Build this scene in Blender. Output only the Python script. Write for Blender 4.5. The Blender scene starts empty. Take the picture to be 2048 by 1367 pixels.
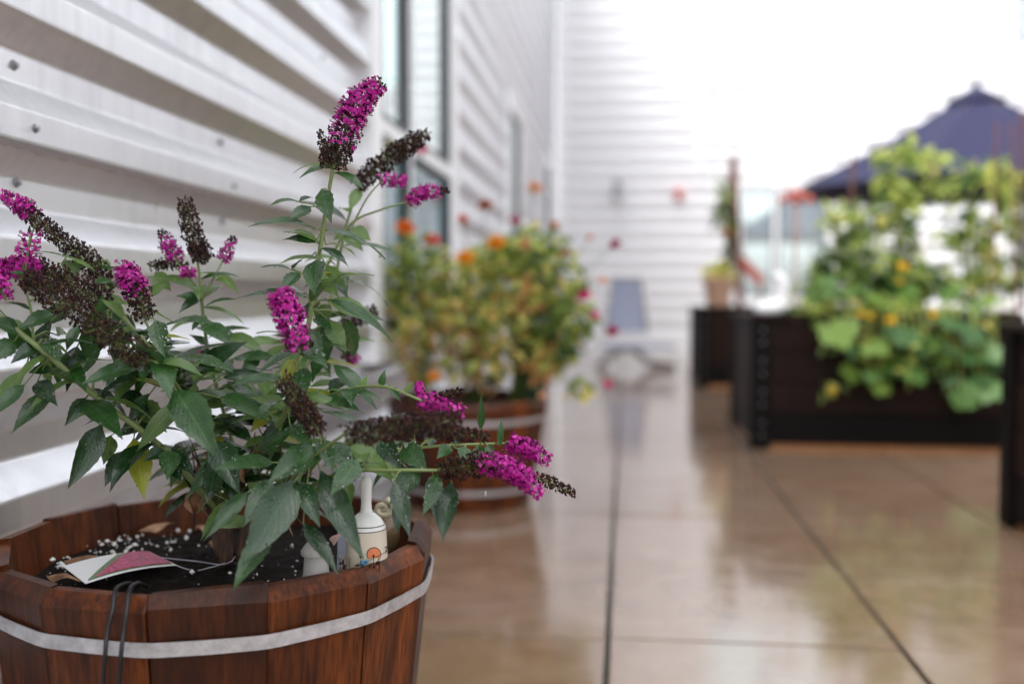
import bpy, bmesh, math, random
from mathutils import Vector, Euler, Matrix, noise
R = math.radians
rnd = random.Random(7)
sc = bpy.context.scene
col = sc.collection

# ------------------------------------------------------------------ camera
CAM = Vector((0, 0, 0.735))
ROT = Euler((R(90 - 2.69), 0, R(6.476)), 'XYZ')
RM = ROT.to_matrix()
FPX = 2048 * 35 / 36
cd = bpy.data.cameras.new('camera')
cd.lens = 35; cd.sensor_width = 36; cd.clip_start = 0.05; cd.clip_end = 500
cd.dof.use_dof = True; cd.dof.focus_distance = 1.18; cd.dof.aperture_fstop = 1.75
cam = bpy.data.objects.new('camera', cd); col.objects.link(cam)
cam.location = CAM; cam.rotation_euler = ROT
sc.camera = cam

# ------------------------------------------------------------------ sky and sun (bright overcast)
SUN_EL, SUN_AZ = 60, 230
w = bpy.data.worlds.new('World'); sc.world = w; w.use_nodes = True
nt = w.node_tree; nt.nodes.clear()
sky = nt.nodes.new('ShaderNodeTexSky'); sky.sky_type = 'NISHITA'; sky.sun_disc = False
sky.sun_elevation = R(SUN_EL); sky.sun_rotation = R(SUN_AZ)
sky.air_density = 1.0; sky.dust_density = 4.0; sky.ozone_density = 1.0
hs = nt.nodes.new('ShaderNodeHueSaturation'); hs.inputs['Saturation'].default_value = 0.14
bg = nt.nodes.new('ShaderNodeBackground'); bg.inputs['Strength'].default_value = 0.15
wo = nt.nodes.new('ShaderNodeOutputWorld')
nt.links.new(sky.outputs[0], hs.inputs['Color']); nt.links.new(hs.outputs[0], bg.inputs['Color'])
nt.links.new(bg.outputs[0], wo.inputs['Surface'])
sd = bpy.data.lights.new('sun', 'SUN'); sd.energy = 0.6; sd.angle = R(25); sd.color = (1, .97, .93)
so = bpy.data.objects.new('sun', sd); col.objects.link(so)
tosun = Vector((math.sin(R(SUN_AZ)) * math.cos(R(SUN_EL)), math.cos(R(SUN_AZ)) * math.cos(R(SUN_EL)), math.sin(R(SUN_EL))))
so.rotation_euler = tosun.to_track_quat('Z', 'Y').to_euler(); so.location = (0, 0, 12)
sc.view_settings.view_transform = 'Standard'; sc.view_settings.look = 'None'
sc.view_settings.exposure = 2.0; sc.view_settings.gamma = 1; sc.view_settings.use_curve_mapping = False

# ------------------------------------------------------------------ pixel helpers
def ray(px, py):
    return RM @ Vector(((px - 1024) / FPX, -(py - 683.5) / FPX, -1))
def U(px, py, d): return CAM + ray(px, py) * d                   # point at camera depth d
def G(px, py, z=0.0):                                            # point on a horizontal plane
    r = ray(px, py); return CAM + r * ((z - CAM.z) / r.z)
def PXX(px, py, X):
    r = ray(px, py); return CAM + r * (X / r.x)
def PYY(px, py, Y):
    r = ray(px, py); return CAM + r * (Y / r.y)

# ------------------------------------------------------------------ materials
MATS = {}
def M(name, colr=(.5, .5, .5), rough=.5, metal=0.0, build=None, spec=.5):
    if name in MATS: return MATS[name]
    m = bpy.data.materials.new(name); m.use_nodes = True
    n = m.node_tree; b = n.nodes['Principled BSDF']
    b.inputs['Base Color'].default_value = (*colr, 1); b.inputs['Roughness'].default_value = rough
    b.inputs['Metallic'].default_value = metal; b.inputs['Specular IOR Level'].default_value = spec
    if build: build(n, b)
    MATS[name] = m
    return m
def nd(n, t, **kw):
    x = n.nodes.new(t)
    for k, v in kw.items():
        if k in x.inputs: x.inputs[k].default_value = v
        else: setattr(x, k, v)
    return x
def coords(n, kind='Object', scale=(1, 1, 1)):
    tc = n.nodes.new('ShaderNodeTexCoord'); mp = n.nodes.new('ShaderNodeMapping')
    mp.inputs['Scale'].default_value = scale
    n.links.new(tc.outputs[kind], mp.inputs['Vector']); return mp.outputs[0]
def ramp(n, fac, stops):
    r = n.nodes.new('ShaderNodeValToRGB'); e = r.color_ramp.elements
    e[0].position, e[0].color = stops[0][0], (*stops[0][1], 1)
    e[1].position, e[1].color = stops[-1][0], (*stops[-1][1], 1)
    for p, c in stops[1:-1]:
        x = e.new(p); x.color = (*c, 1)
    n.links.new(fac, r.inputs[0]); return r.outputs[0]
def noise_tex(n, vec, scale, detail=4, rough=.55):
    t = nd(n, 'ShaderNodeTexNoise', Scale=scale, Detail=detail, Roughness=rough)
    n.links.new(vec, t.inputs['Vector']); return t.outputs['Fac']
def math_(n, op, a, b=None, c=None):
    m = n.nodes.new('ShaderNodeMath'); m.operation = op
    for i, v in enumerate((a, b, c)):
        if v is None: continue
        if isinstance(v, (int, float)): m.inputs[i].default_value = v
        else: n.links.new(v, m.inputs[i])
    return m.outputs[0]
def mixc(n, fac, a, b, mode='MIX'):
    m = n.nodes.new('ShaderNodeMix'); m.data_type = 'RGBA'; m.blend_type = mode
    for i, v in ((0, fac), (6, a), (7, b)):
        if isinstance(v, (int, float)): m.inputs[i].default_value = v
        elif isinstance(v, tuple): m.inputs[i].default_value = (*v, 1)
        else: n.links.new(v, m.inputs[i])
    return m.outputs[2]
def bump(n, b, h, strength=.3, dist=.01):
    x = nd(n, 'ShaderNodeBump', Strength=strength, Distance=dist)
    n.links.new(h, x.inputs['Height']); n.links.new(x.outputs[0], b.inputs['Normal']); return x
def orand(n):
    return n.nodes.new('ShaderNodeObjectInfo').outputs['Random']

def siding_build(base, streak):
    def f(n, b):
        v = coords(n, 'Object', (21, 21, .8))
        st = noise_tex(n, v, 1.0, 8, .68)
        v2 = coords(n, 'Object', (1, 1, 1)); big = noise_tex(n, v2, 1.7, 3)
        s = math_(n, 'MULTIPLY', ramp(n, st, [(.42, (0, 0, 0)), (.72, (1, 1, 1))]), ramp(n, big, [(.35, (.15,) * 3), (.65, (1,) * 3)]))
        fine = noise_tex(n, v2, 420, 2)
        c = mixc(n, math_(n, 'MULTIPLY', s, streak), base, tuple(x * .62 for x in base))
        c = mixc(n, math_(n, 'MULTIPLY', fine, .12), c, (.5, .5, .52))
        n.links.new(c, b.inputs['Base Color'])
        n.links.new(ramp(n, st, [(.3, (.26,) * 3), (.7, (.42,) * 3)]), b.inputs['Roughness'])
        bump(n, b, fine, .04, .001)
    return f
SIDE = M('white_siding', (.68, .68, .71), .3, .8, siding_build((.68, .68, .71), .6))
SIDEB = M('far_siding', (.72, .72, .74), .4, 0, siding_build((.72, .72, .74), .2))
TRIM = M('white_trim', (.76, .76, .78), .35)
FRAME = M('alu_frame', (.74, .75, .77), .35, .0)
GASK_SHADE = M('gasket_shadow_dark', (.035, .04, .045), .5)
CORE = M('wall_core', (.3, .3, .3), .8)
def glass_b(n, b):
    v = coords(n, 'Object'); t = noise_tex(n, v, .8, 2)
    n.links.new(ramp(n, t, [(.3, (.60, .70, .71)), (.7, (.70, .79, .80))]), b.inputs['Base Color'])
    bump(n, b, t, .02, .05)
GLASS = M('reflective_glass', (.42, .55, .57), .03, .7, glass_b)
GLASSD = M('teal_glass', (.09, .19, .23), .05, .35)
SCREW = M('screw_zinc', (.32, .32, .33), .35, .8)
WASH = M('washer', (.2, .2, .21), .6, .2)
LAP = M('lap_sealant', (.30, .265, .27), .7)

def paver_b(n, b):
    tc = n.nodes.new('ShaderNodeTexCoord'); g = n.nodes.new('ShaderNodeNewGeometry')
    pos = g.outputs['Position']
    big = noise_tex(n, pos, 1.6, 4, .6); mid = noise_tex(n, pos, 7, 5, .65); fine = noise_tex(n, pos, 260, 2)
    c = ramp(n, mid, [(.3, (.19, .112, .066)), (.5, (.26, .165, .105)), (.72, (.33, .225, .155))])
    c = mixc(n, ramp(n, big, [(.4, (0,) * 3), (.7, (.55,) * 3)]), c, (.32, .235, .18))
    c = mixc(n, math_(n, 'MULTIPLY', orand(n), .35), c, (.19, .115, .07))
    c = mixc(n, math_(n, 'MULTIPLY', fine, .25), c, (.15, .09, .058))
    n.links.new(c, b.inputs['Base Color'])
    wet = ramp(n, math_(n, 'ADD', math_(n, 'MULTIPLY', big, .6), math_(n, 'MULTIPLY', mid, .4)), [(.38, (.04,) * 3), (.52, (.11,) * 3), (.66, (.24,) * 3)])
    n.links.new(wet, b.inputs['Roughness'])
    # woven mould texture on the paver face
    vx = nd(n, 'ShaderNodeTexWave', Scale=62.0, Distortion=.3); vx.bands_direction = 'X'
    vy = nd(n, 'ShaderNodeTexWave', Scale=62.0, Distortion=.3); vy.bands_direction = 'Y'
    n.links.new(pos, vx.inputs['Vector']); n.links.new(pos, vy.inputs['Vector'])
    h = math_(n, 'ADD', math_(n, 'MULTIPLY', vx.outputs['Fac'], vy.outputs['Fac']), math_(n, 'MULTIPLY', fine, .5))
    h = math_(n, 'MULTIPLY', h, math_(n, 'ADD', .25, mid))
    bump(n, b, h, .08, .001)
    b.inputs['Specular IOR Level'].default_value = .8
    b.inputs['Coat Weight'].default_value = .55; b.inputs['Coat Roughness'].default_value = .07; b.inputs['Coat IOR'].default_value = 1.4
PAVER = M('wet_paver', (.36, .22, .13), .15, 0, paver_b)
def ground_b(n, b):
    v = n.nodes.new('ShaderNodeNewGeometry').outputs['Position']; t = noise_tex(n, v, 30, 5)
    n.links.new(ramp(n, t, [(.35, (.03, .025, .018)), (.7, (.09, .08, .055))]), b.inputs['Base Color'])
    bump(n, b, t, .4, .004)
GROUND = M('gritty_joint', (.05, .045, .035), .6, 0, ground_b)

def cedar_b(dark, light, ringsc=1.0, wet=.32):
    def f(n, b):
        v = coords(n, 'Object', (1, 1, .05))
        warp = noise_tex(n, coords(n, 'Object', (1, 1, .25)), 9, 3)
        gr = noise_tex(n, v, 210 * ringsc, 3, .6); gr2 = noise_tex(n, v, 38, 4, .6)
        r = orand(n)
        c = ramp(n, gr2, [(.3, dark), (.7, light)])
        c = mixc(n, math_(n, 'MULTIPLY', ramp(n, gr, [(.42, (0,) * 3), (.62, (1,) * 3)]), .55), c, tuple(x * .45 for x in dark))
        c = mixc(n, math_(n, 'MULTIPLY', r, .8), c, tuple(x * .6 for x in dark))
        blot = noise_tex(n, coords(n, 'Object', (1, 1, .6)), 11, 4, .6)
        c = mixc(n, ramp(n, blot, [(.5, (0,) * 3), (.72, (.75,) * 3)]), c, tuple(x * .35 for x in dark))
        n.links.new(c, b.inputs['Base Color'])
        n.links.new(ramp(n, blot, [(.3, (.55,) * 3), (.7, (wet,) * 3)]), b.inputs['Roughness'])
        bump(n, b, math_(n, 'ADD', gr, math_(n, 'MULTIPLY', warp, .5)), .35, .0015)
    return f
CEDAR = M('wet_cedar', (.2, .07, .03), .45, 0, cedar_b((.024, .0050, .0014), (.24, .058, .009), 1.0, .34), spec=.26)
DARKWOOD = M('stained_plank', (.03, .014, .01), .4, 0, cedar_b((.012, .005, .004), (.032, .011, .008), .6, .6), spec=.12)
BLACKWOOD = M('black_post', (.010, .007, .007), .5, 0, cedar_b((.004, .003, .003), (.008, .005, .005), .6, .6), spec=.1)
RAWWOOD = M('raw_skid', (.30, .12, .035), .4)
RUSTWOOD = M('rust_stake', (.22, .06, .03), .55, 0, cedar_b((.13, .035, .02), (.26, .075, .035)))
def hoop_b(n, b):
    v = coords(n, 'Object'); t = noise_tex(n, v, 60, 5, .65); s = noise_tex(n, coords(n, 'Object', (1, 1, 6)), 14, 3)
    c = ramp(n, t, [(.3, (.36, .35, .36)), (.7, (.62, .61, .63))])
    c = mixc(n, ramp(n, s, [(.55, (0,) * 3), (.75, (.5,) * 3)]), c, (.25, .22, .2))
    n.links.new(c, b.inputs['Base Color']); bump(n, b, t, .15, .001)
HOOP = M('galvanised_hoop', (.55, .55, .56), .38, .45, hoop_b)
def soil_b(n, b):
    v = coords(n, 'Object'); t = noise_tex(n, v, 90, 5, .7)
    n.links.new(ramp(n, t, [(.35, (.004, .0026, .002)), (.6, (.011, .007, .005)), (.78, (.035, .022, .015))]), b.inputs['Base Color'])
    bump(n, b, t, .9, .006)
SOIL = M('wet_soil', (.012, .008, .006), .75, 0, soil_b, spec=.12)
PERL = M('perlite', (.82, .81, .78), .8)
def deadleaf_b(n, b):
    v = coords(n, 'Object'); t = noise_tex(n, v, 60, 4)
    n.links.new(ramp(n, t, [(.3, (.13, .055, .025)), (.7, (.36, .20, .10))]), b.inputs['Base Color'])
DEADLEAF = M('dead_leaf', (.25, .13, .06), .6, 0, deadleaf_b)

def leaf_build(c_dark, c_light, under, trans, rough0=.26):
    def f(n, b):
        tc = n.nodes.new('ShaderNodeTexCoord'); sp = n.nodes.new('ShaderNodeSeparateXYZ')
        n.links.new(tc.outputs['UV'], sp.inputs[0])
        u = math_(n, 'ABSOLUTE', math_(n, 'SUBTRACT', sp.outputs[0], .5)); v = sp.outputs[1]
        ph = math_(n, 'SUBTRACT', math_(n, 'MULTIPLY', v, 62.0), math_(n, 'MULTIPLY', u, 46.0))
        vein = math_(n, 'POWER', math_(n, 'ABSOLUTE', math_(n, 'SINE', math_(n, 'MULTIPLY', ph, .5))), .35)   # 0 at the veins
        mid = math_(n, 'SMOOTH_MIN', math_(n, 'MULTIPLY', u, 22.0), 1.0, .1)
        net = nd(n, 'ShaderNodeTexVoronoi', Scale=260.0); net.feature = 'DISTANCE_TO_EDGE'
        n.links.new(tc.outputs['Object'], net.inputs['Vector'])
        netv = math_(n, 'MINIMUM', math_(n, 'MULTIPLY', net.outputs['Distance'], 4.0), 1.0)
        big = noise_tex(n, tc.outputs['Object'], 35, 3)
        r = orand(n)
        c = mixc(n, ramp(n, big, [(.35, (0,) * 3), (.68, (1,) * 3)]), c_dark, c_light)
        c = mixc(n, math_(n, 'MULTIPLY', r, .5), c, tuple(min(1, x * 1.5) for x in c_light))
        c = mixc(n, math_(n, 'MULTIPLY', math_(n, 'SUBTRACT', 1.0, vein), .16), c, tuple(x * 1.9 + .01 for x in c_light))
        c = mixc(n, math_(n, 'MULTIPLY', math_(n, 'SUBTRACT', 1.0, mid), .6), c, tuple(x * 2.0 + .015 for x in c_light))
        geo = n.nodes.new('ShaderNodeNewGeometry')
        c = mixc(n, math_(n, 'MULTIPLY', geo.outputs['Backfacing'], .75), c, under)
        n.links.new(c, b.inputs['Base Color'])
        h = math_(n, 'ADD', math_(n, 'MULTIPLY', vein, mid), math_(n, 'MULTIPLY', netv, .45))
        h = math_(n, 'ADD', h, math_(n, 'MULTIPLY', noise_tex(n, tc.outputs['Object'], 150, 2), .6))
        bump(n, b, h, .26, .0009)
        wetn = noise_tex(n, tc.outputs['Object'], 70, 3, .6)
        n.links.new(ramp(n, wetn, [(.38, (rough0 - .1,) * 3), (.62, (rough0 + .2,) * 3)]), b.inputs['Roughness'])
        b.inputs['Coat Weight'].default_value = .4; b.inputs['Coat Roughness'].default_value = .1; b.inputs['Coat IOR'].default_value = 1.45
        tr = n.nodes.new('ShaderNodeBsdfTranslucent')
        n.links.new(mixc(n, .5, c, tuple(min(1, x * 2.6) for x in c_light)), tr.inputs['Color'])
        mx = n.nodes.new('ShaderNodeMixShader'); mx.inputs[0].default_value = trans
        out = [x for x in n.nodes if x.type == 'OUTPUT_MATERIAL'][0]
        n.links.new(b.outputs[0], mx.inputs[1]); n.links.new(tr.outputs[0], mx.inputs[2]); n.links.new(mx.outputs[0], out.inputs['Surface'])
    return f
LEAF = M('leaf_green', build=leaf_build((.009, .038, .008), (.026, .080, .016), (.12, .19, .07), .28, .2))
LEAFD = M('leaf_dark', build=leaf_build((.004, .020, .005), (.011, .042, .009), (.07, .13, .045), .2, .2))
LEAFL = M('leaf_light', build=leaf_build((.055, .12, .035), (.12, .20, .05), (.20, .27, .12), .42, .34))
LEAFY = M('leaf_yellow', build=leaf_build((.16, .20, .02), (.30, .32, .03), (.34, .36, .1), .45, .34))
LEAFS = [LEAF, LEAFD, LEAFL, LEAFY]
def petal(name, c, trans=.3, rough=.5):
    def f(n, b):
        r = nd(n, 'ShaderNodeTexNoise', Scale=140.0); tc = n.nodes.new('ShaderNodeTexCoord'); n.links.new(tc.outputs['Object'], r.inputs['Vector'])
        cc = mixc(n, r.outputs['Fac'], tuple(x * .7 for x in c), tuple(min(1, x * 1.25) for x in c))
        n.links.new(cc, b.inputs['Base Color'])
        tr = n.nodes.new('ShaderNodeBsdfTranslucent'); n.links.new(cc, tr.inputs['Color'])
        mx = n.nodes.new('ShaderNodeMixShader'); mx.inputs[0].default_value = trans
        out = [x for x in n.nodes if x.type == 'OUTPUT_MATERIAL'][0]
        n.links.new(b.outputs[0], mx.inputs[1]); n.links.new(tr.outputs[0], mx.inputs[2]); n.links.new(mx.outputs[0], out.inputs['Surface'])
    return M(name, c, rough, 0, f, spec=.3)
FL = [petal('floret_a', (.50, .007, .29)), petal('floret_b', (.36, .005, .21)), petal('floret_c', (.66, .07, .43)), petal('floret_d', (.20, .004, .12))]
SPENT = [M('spent_a', (.036, .013, .013), .75, spec=.2), M('spent_b', (.014, .005, .008), .75, spec=.2), M('spent_c', (.075, .036, .018), .75, spec=.2)]
STALK = M('stalk_green', (.11, .13, .03), .6)
STEM = M('stem_green', (.17, .22, .075), .45)
STEMW = M('stem_woody', (.07, .032, .016), .7, 0, lambda n, b: (n.links.new(ramp(n, noise_tex(n, coords(n, 'Object', (1, 1, .2)), 160, 4), [(.35, (.03, .014, .008)), (.7, (.12, .058, .028))]), b.inputs['Base Color'])))
DROP = M('water_drop', (1, 1, 1), .02, 0, lambda n, b: (b.inputs['Transmission Weight'].__setattr__('default_value', 1.0), b.inputs['IOR'].__setattr__('default_value', 1.33)))

# ------------------------------------------------------------------ mesh helpers
class MB:
    def __init__(s): s.v = []; s.f = []; s.m = []; s.uv = []
    def add(s, verts, faces, mi=0, uvs=None):
        o = len(s.v); s.v += [Vector(p) for p in verts]
        for k, f in enumerate(faces):
            s.f.append(tuple(i + o for i in f)); s.m.append(mi)
            s.uv.append([uvs[i] for i in f] if uvs else None)
    def box(s, a, b, mi=0):
        x0, y0, z0 = a; x1, y1, z1 = b
        s.add([(x0, y0, z0), (x1, y0, z0), (x1, y1, z0), (x0, y1, z0), (x0, y0, z1), (x1, y0, z1), (x1, y1, z1), (x0, y1, z1)],
              [(0, 3, 2, 1), (4, 5, 6, 7), (0, 1, 5, 4), (1, 2, 6, 5), (2, 3, 7, 6), (3, 0, 4, 7)], mi)
    def tube(s, pts, rad, n=6, mi=0, cap=True):
        pts = [Vector(p) for p in pts]; k = len(pts)
        rad = rad if isinstance(rad, (list, tuple)) else [rad] * k
        vs = []; prev = None
        for i, p in enumerate(pts):
            t = (pts[min(i + 1, k - 1)] - pts[max(i - 1, 0)]).normalized()
            a = prev - t * prev.dot(t) if prev is not None else t.orthogonal()
            if a.length < 1e-6: a = t.orthogonal()
            a.normalize(); b = t.cross(a); prev = a
            for j in range(n):
                q = 2 * math.pi * j / n
                vs.append(p + (a * math.cos(q) + b * math.sin(q)) * rad[i])
        fs = [(i * n + j, i * n + (j + 1) % n, (i + 1) * n + (j + 1) % n, (i + 1) * n + j) for i in range(k - 1) for j in range(n)]
        if cap: fs += [tuple(range(n - 1, -1, -1)), tuple(range((k - 1) * n, k * n))]
        s.add(vs, fs, mi)
    def lathe(s, c, prof, n=28, mi=0, axis=None):
        c = Vector(c); Q = Vector(axis).normalized().to_track_quat('Z', 'Y').to_matrix() if axis else Matrix.Identity(3)
        vs = [c + Q @ Vector((r * math.cos(2 * math.pi * j / n), r * math.sin(2 * math.pi * j / n), z)) for r, z in prof for j in range(n)]
        fs = [(i * n + j, i * n + (j + 1) % n, (i + 1) * n + (j + 1) % n, (i + 1) * n + j) for i in range(len(prof) - 1) for j in range(n)]
        fs += [tuple(range(n - 1, -1, -1)), tuple(range((len(prof) - 1) * n, len(prof) * n))]
        s.add(vs, fs, mi)
    def blob(s, c, r, mi=0, sq=(1, 1, 1)):
        c = Vector(c); t = .35
        d = [(1, 0, 0), (0, 1, 0), (-1, 0, 0), (0, -1, 0), (0, 0, 1), (0, 0, -1)]
        s.add([c + Vector((x * sq[0], y * sq[1], z * sq[2])) * r for x, y, z in d],
              [(0, 1, 4), (1, 2, 4), (2, 3, 4), (3, 0, 4), (1, 0, 5), (2, 1, 5), (3, 2, 5), (0, 3, 5)], mi)
    def build(s, name, mats, parent=None, smooth=False, origin=None, angle=None):
        anc = parent
        while anc is not None and '_o' not in anc: anc = anc.parent
        og = Vector(origin) if origin is not None else (Vector(anc['_o']) if anc is not None else Vector((0, 0, 0)))
        me = bpy.data.meshes.new(name)
        me.from_pydata([v - og for v in s.v], [], s.f)
        for m in (mats if isinstance(mats, (list, tuple)) else [mats]): me.materials.append(m)
        me.polygons.foreach_set('material_index', s.m)
        if any(u for u in s.uv):
            ul = me.uv_layers.new(name='UVMap'); li = 0
            for u, f in zip(s.uv, s.f):
                for k in range(len(f)):
                    ul.data[li].uv = u[k] if u else (.5, .5); li += 1
        if smooth:
            me.polygons.foreach_set('use_smooth', [True] * len(s.f))
            if angle: me.set_sharp_from_angle(angle=R(angle))
        me.update()
        return link(name, me, parent, og)
def link(name, me, parent=None, og=None):
    o = bpy.data.objects.new(name, me); col.objects.link(o)
    if parent is not None: o.parent = parent
    elif og is not None: o.location = og
    return o
ROOTS = []
def thing(name, label, cat, loc=(0, 0, 0), group=None):
    o = bpy.data.objects.new(name, None); col.objects.link(o); o.empty_display_size = .1
    o.location = loc; o['_o'] = list(loc); ROOTS.append(o)
    return tag(o, label, cat, group)
def tag(o, label=None, cat=None, group=None, kind=None):
    if label: o['label'] = label
    if cat: o['category'] = cat
    if group: o['group'] = group
    if kind: o['kind'] = kind
    return o
def bevel(o, w=.002, seg=1):
    bm = bmesh.new(); bm.from_mesh(o.data)
    bmesh.ops.bevel(bm, geom=bm.edges[:], offset=w, segments=seg, profile=.5, affect='EDGES', clamp_overlap=True)
    bm.to_mesh(o.data); bm.free(); return o

def catmull(pts, n):
    P = [Vector(p) for p in pts]
    if len(P) == 2: return [P[0].lerp(P[1], i / n) for i in range(n + 1)]
    P = [P[0] * 2 - P[1]] + P + [P[-1] * 2 - P[-2]]; out = []; segs = len(P) - 3
    for i in range(n + 1):
        t = i / n * segs; k = min(int(t), segs - 1); t -= k
        a, b, c, d = P[k:k + 4]
        out.append(.5 * ((2 * b) + (c - a) * t + (2 * a - 5 * b + 4 * c - d) * t * t + (3 * b - a - 3 * c + d) * t ** 3))
    return out

# ================================================================== SETTING
T = .61
x_joint = G(1211, 1367).x                      # joint line running along the terrace
y_joint = G(1213, 1275).y
g = MB(); g.add([(-60, -60, -.052), (60, -60, -.052), (60, 60, -.052), (-60, 60, -.052)], [(0, 1, 2, 3)])
tag(g.build('ground', GROUND), kind='structure')
pave = MB(); pave.box((-.90, -1.6, -.05), (4.47, 12.61, -.02))
pv = pave.build('paving', GROUND); tag(pv, kind='structure')
def paver_mesh():
    m = MB(); h = T / 2 - .0022; c = .0005
    top = [(-h + c, -h + c, 0), (h - c, -h + c, 0), (h - c, h - c, 0), (-h + c, h - c, 0)]
    mid = [(-h, -h, -c), (h, -h, -c), (h, h, -c), (-h, h, -c)]; bot = [(x, y, -.03) for x, y, _ in mid]
    m.add(top + mid + bot, [(0, 1, 2, 3)] + [(i, 4 + i, 4 + (i + 1) % 4, (i + 1) % 4) for i in range(4)] + [(4 + i, 8 + i, 8 + (i + 1) % 4, 4 + (i + 1) % 4) for i in range(4)])
    me = bpy.data.meshes.new('paver'); me.from_pydata(m.v, [], m.f); me.materials.append(PAVER); return me
pm = paver_mesh()
nx0 = math.floor((-.85 - x_joint) / T); nx1 = math.ceil((4.46 - x_joint) / T)
ny0 = math.floor((-.3 - y_joint) / T); ny1 = math.ceil((12.58 - y_joint) / T)
for i in range(nx0, nx1):
    for j in range(ny0, ny1):
        cx, cy = x_joint + (i + .5) * T, y_joint + (j + .5) * T
        if cx - T / 2 > 4.4 or cx + T / 2 < -.86: continue
        o = link('paver', pm, pv)
        gx = .0045 if i % 1 == 0 else 0
        o.location = (cx + rnd.uniform(-.001, .001), cy + rnd.uniform(-.001, .001), rnd.uniform(-.0016, .0006))
        o.rotation_euler = (rnd.uniform(-.0016, .0016), rnd.uniform(-.0016, .0016), rnd.uniform(-.001, .001))
        o.scale = (.984, .992, 1)

# ------------------------------------------------------------------ corrugated walls
PITCH = .183; DEP = .038
ZL = PXX(0, 272, -.85).z
def prof_pts(z0, z1):
    out = []
    k0 = math.floor((z0 - ZL) / PITCH) - 1; k1 = math.ceil((z1 - ZL) / PITCH) + 1
    raw = []
    for k in range(k0, k1):
        z = ZL + k * PITCH
        raw += [(z, 0), (z + .048, 0), (z + .092, DEP), (z + .139, DEP)]
    pts = []
    for i in range(1, len(raw) - 1):                       # small bend radius
        (za, da), (zb, db), (zc, dc) = raw[i - 1], raw[i], raw[i + 1]
        e = .004
        def toward(z, d):
            L = math.hypot(z - zb, d - db); return (zb + (z - zb) / L * e, db + (d - db) / L * e)
        p, q = toward(za, da), toward(zc, dc)
        pts += [p, ((p[0] + q[0]) / 2 * .5 + zb * .5, (p[1] + q[1]) / 2 * .5 + db * .5), q]
    def dat(z):
        for (a, b), (c, d) in zip(pts, pts[1:]):
            if a <= z <= c: return b + (d - b) * (z - a) / (c - a)
        return 0
    return [(z0, dat(z0))] + [p for p in pts if z0 + 1e-4 < p[0] < z1 - 1e-4] + [(z1, dat(z1))]

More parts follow.
